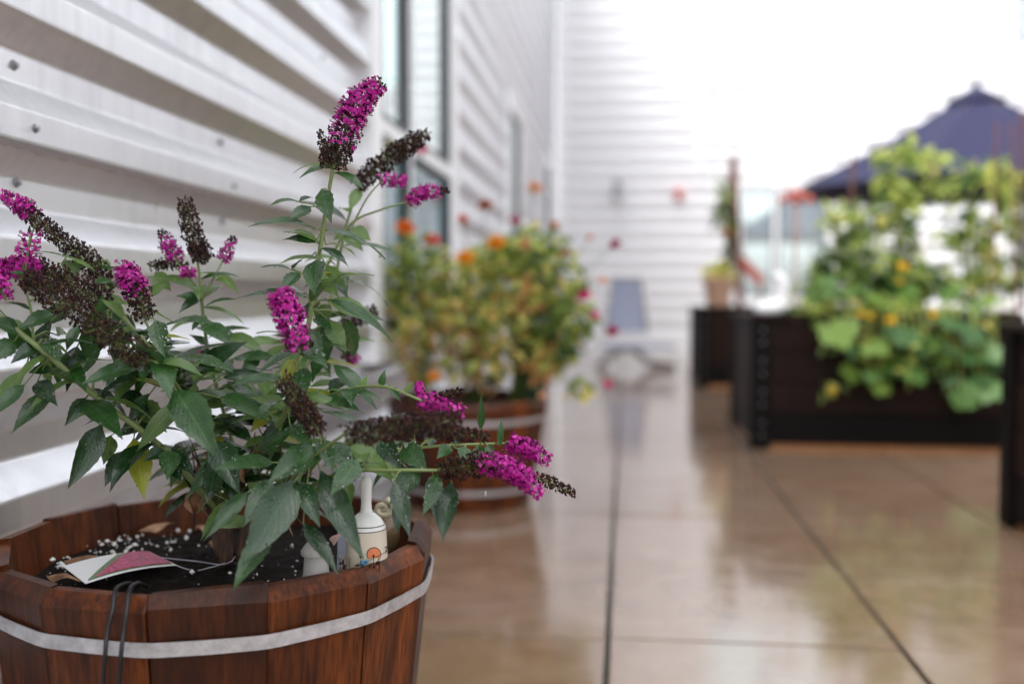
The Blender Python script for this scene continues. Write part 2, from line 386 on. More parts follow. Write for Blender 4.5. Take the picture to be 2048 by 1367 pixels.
def wall(root, org, du, n, L, H, wins, side_mat, lap_z, z_base=.26, trims=()):
    org = Vector(org); du = Vector(du); n = Vector(n)
    def W(u, d, z): return org + du * u - n * d + Vector((0, 0, z))
    def slab(mb, u0, u1, d0, d1, z0, z1, mi=0):
        ps = [W(u, d, z) for z in (z0, z1) for (u, d) in ((u0, d0), (u1, d0), (u1, d1), (u0, d1))]
        f = [(0, 1, 2, 3), (4, 7, 6, 5), (0, 4, 5, 1), (1, 5, 6, 2), (2, 6, 7, 3), (3, 7, 4, 0)]
        mb.add(ps, f, mi)
    def siding(u0, u1, z0, z1):
        zs = [z0] + [z for z in lap_z if z0 + .08 < z < z1 - .08] + [z1]
        for a, b in zip(zs, zs[1:]):
            mb = MB(); off = -.0016 if a != z0 else 0
            lo = a - (.010 if a != z0 else 0)
            p = prof_pts(lo, b)
            us = [u0, u1]
            vs = [W(u, d + (off if z < a + .05 else 0), z) for z, d in p for u in us]
            fs = [(2 * i, 2 * i + 1, 2 * i + 3, 2 * i + 2) for i in range(len(p) - 1)]
            mb.add(vs, fs)
            mb.build('siding_panel', side_mat, root, smooth=False)
    core = MB()
    cuts = sorted({0, L, *[w_['u0'] for w_ in wins], *[w_['u1'] for w_ in wins]})
    for a, b in zip(cuts, cuts[1:]):
        ws = sorted([w_ for w_ in wins if w_['u0'] <= a + 1e-6 and w_['u1'] >= b - 1e-6], key=lambda q: q['z0'])
        zc = z_base
        ztop = H
        segs = []
        cz = 0
        for w_ in ws:
            segs.append((zc, w_['z0'])); slab(core, a, b, .05, .30, cz, w_['z0'] - .0); zc = cz = w_['z1']
        segs.append((zc, ztop)); slab(core, a, b, .05, .30, cz, ztop)
        for z0, z1 in segs:
            if z1 - z0 > .1: siding(a + (.001), b - .001, z0, z1)
    core.build('wall_core', CORE, root)
    m = MB(); slab(m, 0, L, .004, .05, 0, z_base - .002); m.build('base_flashing', TRIM, root)
    for w_ in wins:
        u0, u1, z0, z1 = w_['u0'], w_['u1'], w_['z0'], w_['z1']; tw = w_.get('tw', .10)
        win = MB(); e = .02
        for (a, b, c, d) in ((u0 - tw, u0, z0 - .0, z1 + .06), (u1, u1 + tw, z0 - .0, z1 + .06)):
            slab(win, a, b, -.006, .12, c, d)
        slab(win, u0, u1, -.006, .12, z1, z1 + .058)
        wo_ = win.build('window', TRIM, root)
        sl = MB(); slab(sl, u0 - tw - .03, u1 + tw + .03, -.022, .13, z0 - .055, z0 - .002); s_ = sl.build('sill', TRIM, wo_); s_.parent = wo_
        us = [u0] + list(w_.get('mull', ())) + [u1]; zs = [z0] + list(w_.get('tran', ())) + [z1]; fw = .028
        fr = MB()
        for k, u in enumerate(us): 
            a = u if k == 0 else (u - 2 * fw if k == len(us) - 1 else u - fw); slab(fr, a, a + 2 * fw, .004, .115, z0, z1)
        for k, z in enumerate(zs):
            a = z if k == 0 else (z - 2 * fw if k == len(zs) - 1 else z - fw)
            for ua, ub in zip(us, us[1:]): slab(fr, ua + fw * (2 if ua == u0 else 1), ub - fw * (2 if ub == u1 else 1), .006, .113, a, a + 2 * fw)
        fr.build('frame', FRAME, wo_)
        for i, (ua, ub) in enumerate(zip(us, us[1:])):
            for j, (za, zb) in enumerate(zip(zs, zs[1:])):
                pn = MB(); slab(pn, ua + .02, ub - .02, .030, .040, za + .02, zb - .02)
                pn.build('pane', GLASSD if (w_.get('dark') and j == 0) else GLASS, wo_)
                gk = MB(); t = .020  # pane seal, widened so its dark strip also paints the transom's shadow line
                ia, ib, ja, jb = ua + fw * (2 if i == 0 else 1), ub - fw * (2 if ub == u1 else 1), za + fw * (2 if j == 0 else 1), zb - fw * (2 if zb == z1 else 1)
                for q in ((ia, ia + t, ja, jb), (ib - t, ib, ja, jb), (ia + t, ib - t, ja, ja + t), (ia + t, ib - t, jb - t, jb)):
                    slab(gk, q[0], q[1], .0035, .031, q[2], q[3])
                gk.build('gasket_shadow_line', GASK_SHADE, wo_)
    for (u, z0, z1, wd) in trims:
        m = MB(); slab(m, u - wd / 2, u + wd / 2, -.008, .05, z0, z1); m.build('corner_trim', TRIM, root)
    return W

laps = [ZL + .915 * k + 0.0 for k in range(-1, 8)]
Y0 = -2.2
left = thing('metal_clad_building', 'white corrugated metal wing of the building running beside the cedar barrels', 'building', (-.85, 4, 0))
zt = PXX(815, 300, -.90).z
lw = [dict(u0=3.42 - Y0, u1=4.90 - Y0, z0=.56, z1=3.1, mull=(3.95 - Y0,), tran=(zt,), dark=True, tw=.12),
      dict(u0=7.32 - Y0, u1=8.15 - Y0, z0=.9, z1=2.18, mull=(), tran=(), tw=.11),
      dict(u0=10.6 - Y0, u1=11.4 - Y0, z0=.9, z1=2.18, tw=.1)]
WL = wall(left, (-.85, Y0, 0), (0, 1, 0), (1, 0, 0), 12.6 - Y0, 5.6, lw, SIDE, laps, .05)
# lap sealant line, screws at the lap
for k, zl in enumerate(laps):
    if not .5 < zl < 1.6: continue
    m = MB(); p = []
    N = 150
    for i in range(N + 1):
        y = -Y0 + .6 + i / N * 2.55; hgt = .006 + .005 * noise.noise(Vector((y * 30, k, 0))) + .003 * noise.noise(Vector((y * 110, k, 2)))
        p.append([WL(y, -.0022, zl - .001), WL(y, .0018 + hgt * .4, zl - .004 - max(.002, hgt))])
    m.add([q for r_ in p for q in r_], [(2 * i, 2 * i + 1, 2 * i + 3, 2 * i + 2) for i in range(N)])
    m.build('lap_seal', LAP, left)
def screw(P, nrm):
    m = MB(); m.lathe(P, [(.0075, -.001), (.0078, .0012), (.006, .0026), (.0045, .003)], 14, 0, nrm)
    m.lathe(Vector(P) + Vector(nrm) * .003, [(.0046, 0), (.0046, .0035), (.0036, .0048)], 6, 1, nrm)
    m.build('screw', [WASH, SCREW], left)
for px, py, inner in ((27, 131, 1), (68, 257, 0), (32, 365, 1), (440, 285, 1), (466, 372, 0), (443, 441, 1), (645, 115, 0)):
    X = -.85 - (DEP if inner else 0)
    screw(PXX(px, py, X), (1, 0, 0))
for kk in range(4):
    for dz in (-.066, .024, .115 + .0):
        y = 2.9 + .33 * 0 + .78 * kk
        if 3.25 < y < 5.1: continue
        screw(Vector((-.85 - (DEP if dz != .024 else 0), y, ZL + dz + (.0 if dz != .024 else 0))), (1, 0, 0))

back = thing('metal_clad_building', 'bright white corrugated end wing closing off the terrace', 'building', (1.8, 12.6, 0))
bw = [dict(u0=1.02 + .85, u1=2.58 + .85, z0=3.36, z1=5.6, mull=(1.8 + .85,), tran=(), tw=.08),
      dict(u0=1.38 + .85, u1=2.50 + .85, z0=.66, z1=2.08, mull=(1.84 + .85,), tran=(), tw=.07)]
wall(back, (-.85, 12.6, 0), (1, 0, 0), (0, -1, 0), 4.46 + .85, 6.6, bw, SIDEB, laps, .25,
     trims=((.96 + .80, 2.2, 3.3, .08), (2.65 + .90, 2.2, 3.3, .08), (5.26, .26, 6.6, .09), (.06, .26, 6.6, .09)))
right = thing('metal_clad_building', 'white corrugated wing behind the navy patio umbrella', 'building', (4.46, 8, 0))
rw = [dict(u0=.35, u1=2.0, z0=3.5, z1=5.2, mull=(), tran=(), tw=.09), dict(u0=.5, u1=2.0, z0=.7, z1=2.1, mull=(1.2,), tran=(), tw=.09, dark=True)]
wall(right, (4.46, 12.6, 0), (0, -1, 0), (-1, 0, 0), 9.5, 6.6, rw, SIDEB, laps, .25)

# wall lamp and red alarm on the end wing
q = PYY(1238, 372, 12.55)
t = thing('wall_lamp', 'small grey lamp on the white end wall', 'lamp', (q.x, 12.58, q.z))
m = MB(); m.box((q.x - .05, 12.55, q.z - .08), (q.x + .05, 12.605, q.z + .05)); bevel(m.build('bracket', M('lamp_grey', (.3, .3, .32), .4, .4), t), .006)
m = MB(); m.lathe((q.x, 12.49, q.z - .12), [(.075, 0), (.07, .04), (.05, .18), (.03, .22)], 16); m.build('lamp_shade', MATS['lamp_grey'], t, True, angle=40)
m = MB(); m.lathe((q.x, 12.49, q.z - .14), [(.03, 0), (.045, .015), (.045, .05)], 12); m.build('bulb_cover', M('frosted', (.7, .7, .7), .5), t, True)
q = PYY(1358, 388, 12.55)
t = thing('alarm_bell', 'small red fire alarm on the white end wall', 'alarm', (q.x, 12.56, q.z))
RED = M('alarm_red', (.55, .06, .05), .4)
m = MB(); m.box((q.x - .05, 12.555, q.z - .075), (q.x + .05, 12.605, q.z + .075)); bevel(m.build('housing', RED, t), .008)
m = MB(); m.lathe((q.x, 12.555, q.z + .02), [(.042, 0), (.042, .02), (.03, .045), (.008, .05)], 18, 0, (0, -1, 0)); m.build('bell_dome', RED, t, True, angle=50)
m = MB(); m.box((q.x - .025, 12.54, q.z - .065), (q.x + .025, 12.556, q.z - .035)); bevel(m.build('strobe', MATS['frosted'], t), .004)

# ================================================================== BARRELS
def barrel(label, C, Rt, Rb, H, N, phi, soil_z, grp=None, hoops=(.049, .33), seed=1):
    rr = random.Random(seed)
    C = Vector((C.x, C.y, 0)); root = thing('barrel_planter', label, 'planter', C, grp)
    def apo(z): # gentle belly
        t = z / H; return Rb + (Rt - Rb) * (t ** .85)
    th = .024; hw = math.tan(math.pi / N)
    for i in range(N):
        a = phi + 2 * math.pi * (i + .5) / N
        ro = Vector((math.cos(a), math.sin(a), 0)); ta = Vector((-math.sin(a), math.cos(a), 0))
        dz = rr.uniform(-.004, .005); dr = rr.uniform(-.002, .0026); tl = rr.uniform(-.003, .003)
        m = MB(); vs = []; zs = [0, H * .33, H * .66, H - .015, H]
        for k, z in enumerate(zs):
            zz = z + (dz if k >= 3 else 0)
            A = apo(min(z, H)) + dr; ch = .012 if k == 4 else 0
            ho = A * hw - .0009; hi = (A - th) * hw - .0009; cb = .0022
            tt = tl if k == 4 else 0
            for u, r_ in ((-ho, A - cb - ch), (-ho + cb, A - ch), (ho - cb, A - ch), (ho, A - cb - ch), (hi, A - th), (-hi, A - th)):
                vs.append(C + ro * r_ + ta * u + Vector((0, 0, zz + (tt * (u / ho)))))
        n6 = 6
        fs = [(k * n6 + j, k * n6 + (j + 1) % n6, (k + 1) * n6 + (j + 1) % n6, (k + 1) * n6 + j) for k in range(len(zs) - 1) for j in range(n6)]
        fs += [tuple(range(n6 - 1, -1, -1)), tuple(range((len(zs) - 1) * n6, len(zs) * n6))]
        m.add(vs, fs)
        # object origin at the stave so the grain differs
        og = C + ro * apo(H) + Vector((0, 0, rr.uniform(0, .1)))
        o = m.build('stave', CEDAR, root, origin=og); o.location = og - C
        o.rotation_euler = (0, 0, 0)
    for dz in hoops:
        m = MB(); vs = []; z1 = H - dz; z0 = z1 - .016; pts = []
        for i in range(N):
            a0 = phi + 2 * math.pi * i / N; a1 = phi + 2 * math.pi * (i + 1) / N
            for s in (0, .1, .5, .9): pts.append((a0 + (a1 - a0) * s, s))
        n = len(pts)
        for z, o_ in ((z0, .0006), (z0, .0026), (z1, .0026), (z1, .0006)):
            for a, s in pts:
                A = apo(z) + .0024; am = (s - .5) * 2 * math.pi / N
                r_ = A / math.cos(am); r_ = min(r_, (A - .0006) / math.cos(math.pi / N * .9)) + (.0015 if s == .5 else 0)
                vs.append(C + Vector((math.cos(a), math.sin(a), 0)) * (r_ + o_) + Vector((0, 0, z + .0012 * math.sin(3 * a + dz * 40))))
        fs = [(k * n + j, k * n + (j + 1) % n, ((k + 1) % 4) * n + (j + 1) % n, ((k + 1) % 4) * n + j) for k in range(4) for j in range(n)]
        m.add(vs, fs); m.build('hoop', HOOP, root, smooth=True, angle=30)
    m = MB(); m.lathe(C + Vector((0, 0, .02)), [(apo(0) - .03, 0), (apo(0) - .03, .02)], 28); m.build('base_board', CEDAR, root)
    # soil
    sm = MB(); vs = [C + Vector((0, 0, soil_z + .008))]; fs = []; nr, na = 26, 72
    Rs = apo(soil_z) - th + .004
    for i in range(1, nr + 1):
        for j in range(na):
            a = 2 * math.pi * j / na; r_ = Rs * i / nr; p = Vector((math.cos(a) * r_, math.sin(a) * r_, 0))
            h = .012 * noise.noise(p * 9 + Vector((seed, 0, 0))) + .007 * noise.noise(p * 45) + .004 * noise.noise(p * 120)
            vs.append(C + p + Vector((0, 0, soil_z + h + .01 * (1 - (i / nr) ** 2))))
    fs += [(0, 1 + j, 1 + (j + 1) % na) for j in range(na)]
    fs += [(1 + (i - 1) * na + j, 1 + i * na + j, 1 + i * na + (j + 1) % na, 1 + (i - 1) * na + (j + 1) % na) for i in range(1, nr) for j in range(na)]
    sm.add(vs, fs); so_ = sm.build('soil', SOIL, None, True, origin=C + Vector((0, 0, soil_z)))
    return root, so_
BH = .421; SZ = .370
B1c = U(445, 1060, 1.32); B1c.z = 0
todir = (Vector((0, 0, 0)) - B1c); a_cam = math.atan2(todir.y, todir.x)
N1 = 14
phi1 = a_cam + R(9.4) 
b1, s1 = barrel('large wet cedar half barrel holding the magenta butterfly bush', B1c, .276, .226, BH, N1, phi1, SZ, 'cedar half barrels', seed=4)
tag(s1, 'dark wet potting soil in the barrel under the butterfly bush', 'soil', kind='stuff')
B2c = U(937, 800, 3.56); B2c.z = 0
b2, s2 = barrel('cedar half barrel holding orange marigolds beside the window', B2c, .285, .215, .375, 14, .3, .335, 'cedar half barrels', hoops=(.058, .30), seed=9)
tag(s2, 'dark soil in the barrel under the marigolds', 'soil', kind='stuff')

# ------------------------------------------------------------------ perlite, dead leaves, litter
m = MB(); rp = random.Random(3)
def soil_pt(px, py, z=SZ + .012): return G(px, py, z)
for k in range(230):
    if k < 70: px, py, s = rp.gauss(235, 62), rp.gauss(1092, 13), 1
    elif k < 95: px, py, s = rp.gauss(340, 60), rp.gauss(1075, 14), 1
    elif k < 115: px, py, s = rp.gauss(120, 14), rp.gauss(1130, 10), 1.0
    else: px, py, s = rp.uniform(90, 660), rp.uniform(1050, 1175), .6
    p = soil_pt(px, py)
    if (Vector((p.x, p.y, 0)) - B1c).length > .235: continue
    r_ = (.0008 + .0030 * rp.random() ** 2.2) * s * (1.25 if s == 1 else 1)
    d = [Vector((rp.gauss(0, 1), rp.gauss(0, 1), rp.gauss(0, 1))).normalized() for _ in range(1)]
    m.blob(p + Vector((0, 0, rp.uniform(-.004, .002))), r_, 0, (rp.uniform(.5, 1.6), rp.uniform(.5, 1.6), rp.uniform(.5, 1.1)))
tag(m.build('perlite', PERL, None, False), 'white perlite grains scattered on the barrel soil', 'perlite', kind='stuff')

# ------------------------------------------------------------------ leaf builder
CAMV = CAM
def leaf_geo(mb, B, Tp, width, up, bend=.12, fold=.22, serr=.05, seg=12, shape='lance', twist=0.0, wob=0.0, mi=0, rr=rnd, sag=0.0):
    B, Tp = Vector(B), Vector(Tp); L = (Tp - B).length; ax = (Tp - B) / L
    up = Vector(up); up = (up - ax * up.dot(ax))
    up = up.normalized() if up.length > 1e-4 else ax.orthogonal().normalized()
    ctrl = (B + Tp) / 2 + up * bend * L + Vector((0, 0, sag * L))
    vs = []; uv = []; rows = seg + 1; ph = rr.uniform(0, 6)
    for i in range(rows):
        t = i / seg
        p = B * (1 - t) ** 2 + ctrl * 2 * t * (1 - t) + Tp * t * t
        tg = ((ctrl - B) * (1 - t) + (Tp - ctrl) * t).normalized()
        side = tg.cross(up).normalized(); nrm = side.cross(tg).normalized()
        if twist:
            q = Matrix.Rotation(twist * t, 3, tg); side = q @ side; nrm = q @ nrm
        if shape == 'lance':
            s = min(1, t / .08) * .12 if t < .08 else 0
            w_ = max(.0, math.sin(math.pi * min(1, (t - .04) / .96) ** .66)) ** 1.12 if t > .05 else .06
            w_ = max(w_, .05 if t < .97 else .005)
        else:
            w_ = math.sin(math.pi * t ** .6) ** .8 if 0 < t < 1 else .01
        hw_ = width / 2 * w_ * (1 + serr * (1 if i % 2 else -1) * (1 if .1 < t < .95 else 0))
        wv = wob * L * math.sin(ph + t * 9)
        for k, u in enumerate((-1, -.55, 0, .55, 1)):
            f_ = fold * abs(u) ** 1.4 * hw_
            curl = wv * (abs(u) ** 2) * (1 if u > 0 else -.7)
            vs.append(p + side * hw_ * u + nrm * (f_ + curl)); uv.append((u / 2 + .5, t))
    fs = [(i * 5 + k, i * 5 + k + 1, (i + 1) * 5 + k + 1, (i + 1) * 5 + k) for i in range(seg) for k in range(4)]
    mb.add(vs, fs, mi, uv)
    return vs
def upmix(P, k, jx=0, jy=0):
    tc_ = (CAMV - Vector(P)).normalized()
    v = Vector((0, 0, 1)) * (1 - k) + tc_ * k + Vector((jx, jy, 0))
    return v.normalized()

# ================================================================== BUTTERFLY BUSH
bo = Vector((B1c.x, B1c.y, SZ))
bush = thing('butterfly_bush', 'leafy butterfly bush with magenta and dried brown flower spikes in the large barrel', 'shrub', bo)
S = []   # stems: (points px,py,d), r0, r1, material
def stem(pts, r0, r1, mat=STEM, n=14):
    P = [U(*p) for p in pts]; c = catmull(P, n); k = len(c)
    m = MB(); m.tube(c, [r0 + (r1 - r0) * i / (k - 1) for i in range(k)], 7)
    m.build('stem', mat, bush, True); S.append(c); return c
base = (452, 1125, 1.29)
ST = {}
ST['trunk1'] = stem([base, (455, 1060, 1.29), (470, 985, 1.28), (490, 930, 1.27)], .009, .0065, STEMW)
ST['trunk2'] = stem([(470, 1120, 1.31), (500, 1030, 1.32), (505, 950, 1.33), (530, 880, 1.34)], .007, .005, STEMW)
ST['trunk3'] = stem([(440, 1115, 1.31), (420, 1020, 1.33), (390, 960, 1.34), (350, 900, 1.32)], .006, .004, STEMW)
ST['trunk4'] = stem([(480, 1120, 1.27), (560, 1010, 1.25), (620, 940, 1.22)], .005, .003, STEMW)
ST['main'] = stem([(490, 930, 1.27), (555, 840, 1.25), (600, 730, 1.23), (622, 620, 1.22), (640, 500, 1.22), (655, 400, 1.21), (668, 325, 1.2)], .0042, .0022)
ST['left'] = stem([(450, 1040, 1.27), (330, 900, 1.2), (200, 800, 1.16), (120, 730, 1.13), (40, 665, 1.12), (-40, 600, 1.12)], .0042, .0028)
ST['leftup'] = stem([(68, 690, 1.13), (62, 620, 1.13), (50, 560, 1.13), (62, 460, 1.13)], .0018, .001)
ST['mid_l'] = stem([(470, 985, 1.28), (400, 830, 1.22), (320, 720, 1.17), (250, 640, 1.17), (190, 590, 1.2)], .0036, .002)
ST['mid_l2'] = stem([(400, 830, 1.22), (330, 740, 1.12), (295, 715, 1.11)], .002, .0015)
ST['back_l'] = stem([(420, 900, 1.3), (300, 720, 1.27), (215, 575, 1.26), (150, 500, 1.25)], .0026, .0018)
ST['f6'] = stem([(380, 800, 1.2), (330, 720, 1.17), (290, 640, 1.15)], .002, .0015)
ST['trio'] = stem([(490, 960, 1.33), (455, 850, 1.33), (420, 720, 1.32), (405, 620, 1.31), (398, 540, 1.3), (385, 470, 1.3)], .003, .0015)
ST['trio_l'] = stem([(405, 590, 1.31), (375, 550, 1.3), (352, 520, 1.3)], .0014, .001)
ST['trio_r'] = stem([(405, 600, 1.31), (425, 560, 1.31), (446, 522, 1.31)], .0016, .001)
ST['front5'] = stem([(555, 860, 1.2), (585, 780, 1.13), (598, 700, 1.1)], .0026, .002)
ST['r2'] = stem([(560, 840, 1.27), (650, 640, 1.36), (690, 460, 1.38), (720, 368, 1.38)], .0028, .0016)
ST['r3'] = stem([(650, 540, 1.36), (700, 450, 1.34), (760, 420, 1.33), (822, 402, 1.33)], .0018, .0012)
ST['r3b'] = stem([(705, 450, 1.34), (735, 395, 1.33), (762, 363, 1.33)], .0014, .001)
ST['r18'] = stem([(600, 720, 1.36), (640, 690, 1.45), (685, 650, 1.5)], .002, .0015)
ST['dk12'] = stem([(620, 940, 1.2), (650, 900, 1.12), (640, 858, 1.08)], .002, .0015)
ST['r13'] = stem([(560, 985, 1.22), (620, 920, 1.1), (690, 866, .99)], .0025, .0018)
ST['r14'] = stem([(560, 860, 1.24), (660, 790, 1.2), (760, 772, 1.14), (842, 800, 1.1)], .0022, .0014)
ST['r15'] = stem([(590, 990, 1.22), (680, 945, 1.14), (790, 940, 1.1), (885, 940, 1.1)], .0026, .0018)
ST['r16'] = stem([(640, 900, 1.24), (760, 900, 1.2), (900, 890, 1.21), (1015, 886, 1.22)], .0024, .0015)
ST['r17'] = stem([(905, 893, 1.21), (1000, 925, 1.2), (1080, 956, 1.2)], .0014, .001)

def spike(path, rpx, d, t0, t1=1.0, dens=1.0, tipthin=.35, sd=0, name='flower_spike', back=False):
    """path in pixels; florets fresh between t0 and t1, dried elsewhere"""
    rr = random.Random(sd + int(path[0][0]))
    P = catmull([U(x, y, d + (.02 * (i / len(path)) if back else 0)) for i, (x, y) in enumerate(path)], 24)
    Rr = rpx * d / FPX
    L = sum((b - a).length for a, b in zip(P, P[1:]))
    m = MB()
    m.tube(P, [.0014 * (1 - .6 * i / 24) for i in range(25)], 5, 7)
    nwh = max(5, int(L / .0052))
    for wI in range(nwh):
        t = (wI + .5) / nwh; f = t * 24; i = min(int(f), 23); c = P[i].lerp(P[i + 1], f - i); tg = (P[i + 1] - P[i]).normalized()
        env = (.80 + .2 * min(1, t / .12)) * (1 - (1 - tipthin) * max(0, (t - .55) / .45) ** 1.6)
        Rl = Rr * env
        fresh_p = 1 if t0 <= t <= t1 else 0
        if abs(t - t0) < .07: fresh_p = .5
        a = tg.orthogonal().normalized(); b = tg.cross(a)
        nfl = int(((30 if fresh_p else 22) if Rl > .012 else 14) * dens * (.6 + .4 * Rl / Rr))
        off = rr.uniform(0, 6.28)
        for k in range(nfl):
            an = off + 6.283 * k / nfl + rr.uniform(-.22, .22)
            rad = (a * math.cos(an) + b * math.sin(an)); dirv = (rad + tg * rr.uniform(-.05, .55)).normalized()
            fresh = rr.random() < fresh_p
            rl = Rl * (rr.uniform(.58, 1.08) if fresh else rr.uniform(.55, 1.05))
            cc = c + tg * rr.uniform(-.004, .004)
            e = cc + dirv * rl
            if fresh:
                # tube + four spreading petals
                sz = rr.uniform(.0019, .0029)
                m.tube([cc + dirv * rl * .35, e], [.0005, .0007], 3, 3, cap=False)
                x = dirv.orthogonal().normalized(); x = Matrix.Rotation(rr.uniform(0, 6.28), 3, dirv) @ x; y = dirv.cross(x)
                mi = rr.choices((0, 1, 2, 3), (5, 3, 2.6, .8))[0]
                for q in range(4):
                    an2 = q * math.pi / 2; o1 = x * math.cos(an2) + y * math.sin(an2); o2 = -x * math.sin(an2) + y * math.cos(an2)
                    lift = dirv * rr.uniform(-.2, .45) * sz
                    m.add([e, e + o1 * sz * .6 + o2 * sz * .5 + lift * .5, e + o1 * sz * 1.15 + lift, e + o1 * sz * .6 - o2 * sz * .5 + lift * .5], [(0, 1, 2, 3)], mi)
            else:
                m.tube([cc + dirv * rl * .1, e], [.0004, .0003], 3, 7 if rr.random() < .45 else 4, cap=False)
                sz = rr.uniform(.0011, .0020); mi = 4 + rr.choices((0, 1, 2), (4, 4, 2))[0]
                m.blob(e, sz, mi, (rr.uniform(.7, 1.1), rr.uniform(.7, 1.1), rr.uniform(1, 1.7)))
                if rr.random() < .9:
                    m.blob(e + (rad * rr.uniform(-.3, .6) + tg * rr.uniform(-1, 1) + Vector((0, 0, rr.uniform(-1, 1)))).normalized() * .0026 - dirv * .001, sz * .9, 4 + rr.choices((0, 1, 2), (4, 4, 2))[0])
    o = m.build(name, FL + SPENT + [STALK], bush)
    return o
spike([(662, 338), (680, 290), (702, 235), (725, 195), (762, 170)], 35, 1.20, .30, .97, 1.25, .5)
spike([(652, 318), (645, 290), (640, 262)], 10, 1.23, 2, 3, .7)
spike([(652, 335), (662, 312), (672, 300)], 22, 1.21, 2, 3, .8)
spike([(712, 372), (760, 330), (810, 295), (852, 268)], 23, 1.38, 2, 3, 1.3, .6)
spike([(758, 363), (785, 360), (810, 362)], 17, 1.33, -1, 2, 1.1, .8)
spike([(820, 412), (838, 388), (865, 382), (897, 381)], 18, 1.33, -1, .85, .9, .15)
spike([(600, 705), (585, 650), (572, 615), (560, 590)], 34, 1.10, .02, 1, 1.35, .75)
spike([(293, 640), (275, 590), (262, 560), (246, 533)], 30, 1.15, .36, 1, 1.3, .6)
spike([(122, 482), (75, 440), (40, 410), (3, 388)], 22, 1.20, .48, 1, 1.0, .5)
spike([(215, 575), (185, 530), (150, 500), (100, 460)], 25, 1.26, 2, 3, 1.1, .5)
spike([(222, 610), (130, 563), (60, 540), (-25, 535)], 30, 1.18, .60, 1, 1.15, .6)
spike([(298, 722), (230, 680), (160, 625), (90, 580), (45, 555)], 30, 1.10, 2, 3, 1.0, .6)
spike([(45, 540), (58, 495), (70, 445)], 26, 1.13, -1, .75, .42, .3)
spike([(12, 600), (-8, 560), (-30, 530)], 24, 1.08, -1, 2, 1.1)
spike([(403, 525), (385, 465), (369, 398)], 22, 1.30, 2, 3, 1.0, .7)
spike([(418, 520), (405, 505), (395, 492)], 20, 1.30, 2, 3, 1.0, .7)
spike([(358, 522), (338, 495), (321, 461)], 20, 1.30, -1, .8, .8, .3)
spike([(445, 524), (455, 503), (468, 472)], 16, 1.31, -1, .8, .8, .3)
spike([(362, 545), (372, 543), (388, 546)], 12, 1.29, -1, 2, 1.0, .8)
spike([(300, 532), (330, 528), (372, 530)], 11, 1.32, 2, 3, .8)
spike([(642, 866), (605, 815), (565, 755)], 24, 1.06, 2, 3, 1.25, .7)
spike([(686, 868), (780, 856), (850, 850), (918, 840)], 28, .98, 2, 3, 1.35, .7)
spike([(870, 868), (920, 868), (974, 872)], 15, 1.06, 2, 3, 1.2, .6)
spike([(836, 800), (870, 803), (923, 826)], 21, 1.12, -1, 2, 1.1, .75)
spike([(880, 792), (920, 783)], 8, 1.12, 2, 3, .9)
spike([(842, 800), (838, 768)], 10, 1.13, -1, 2, .9, .6)
spike([(874, 942), (940, 930), (1000, 930), (1042, 952), (1077, 987)], 27, 1.10, .36, 1, 1.3, .6)
spike([(1012, 882), (1050, 895), (1097, 918)], 22, 1.21, -1, 2, 1.2, .7)
spike([(1072, 952), (1110, 968), (1148, 986)], 13, 1.20, 2, 3, .8, .4)
spike([(678, 652), (720, 636), (752, 620)], 17, 1.50, 2, 3, 1.2, .8)
spike([(690, 700), (712, 722)], 16, 1.50, .5, 2, 1.1, .8)
spike([(385, 725), (395, 712), (412, 702)], 18, 1.45, .2, 2, 1.0, .8)

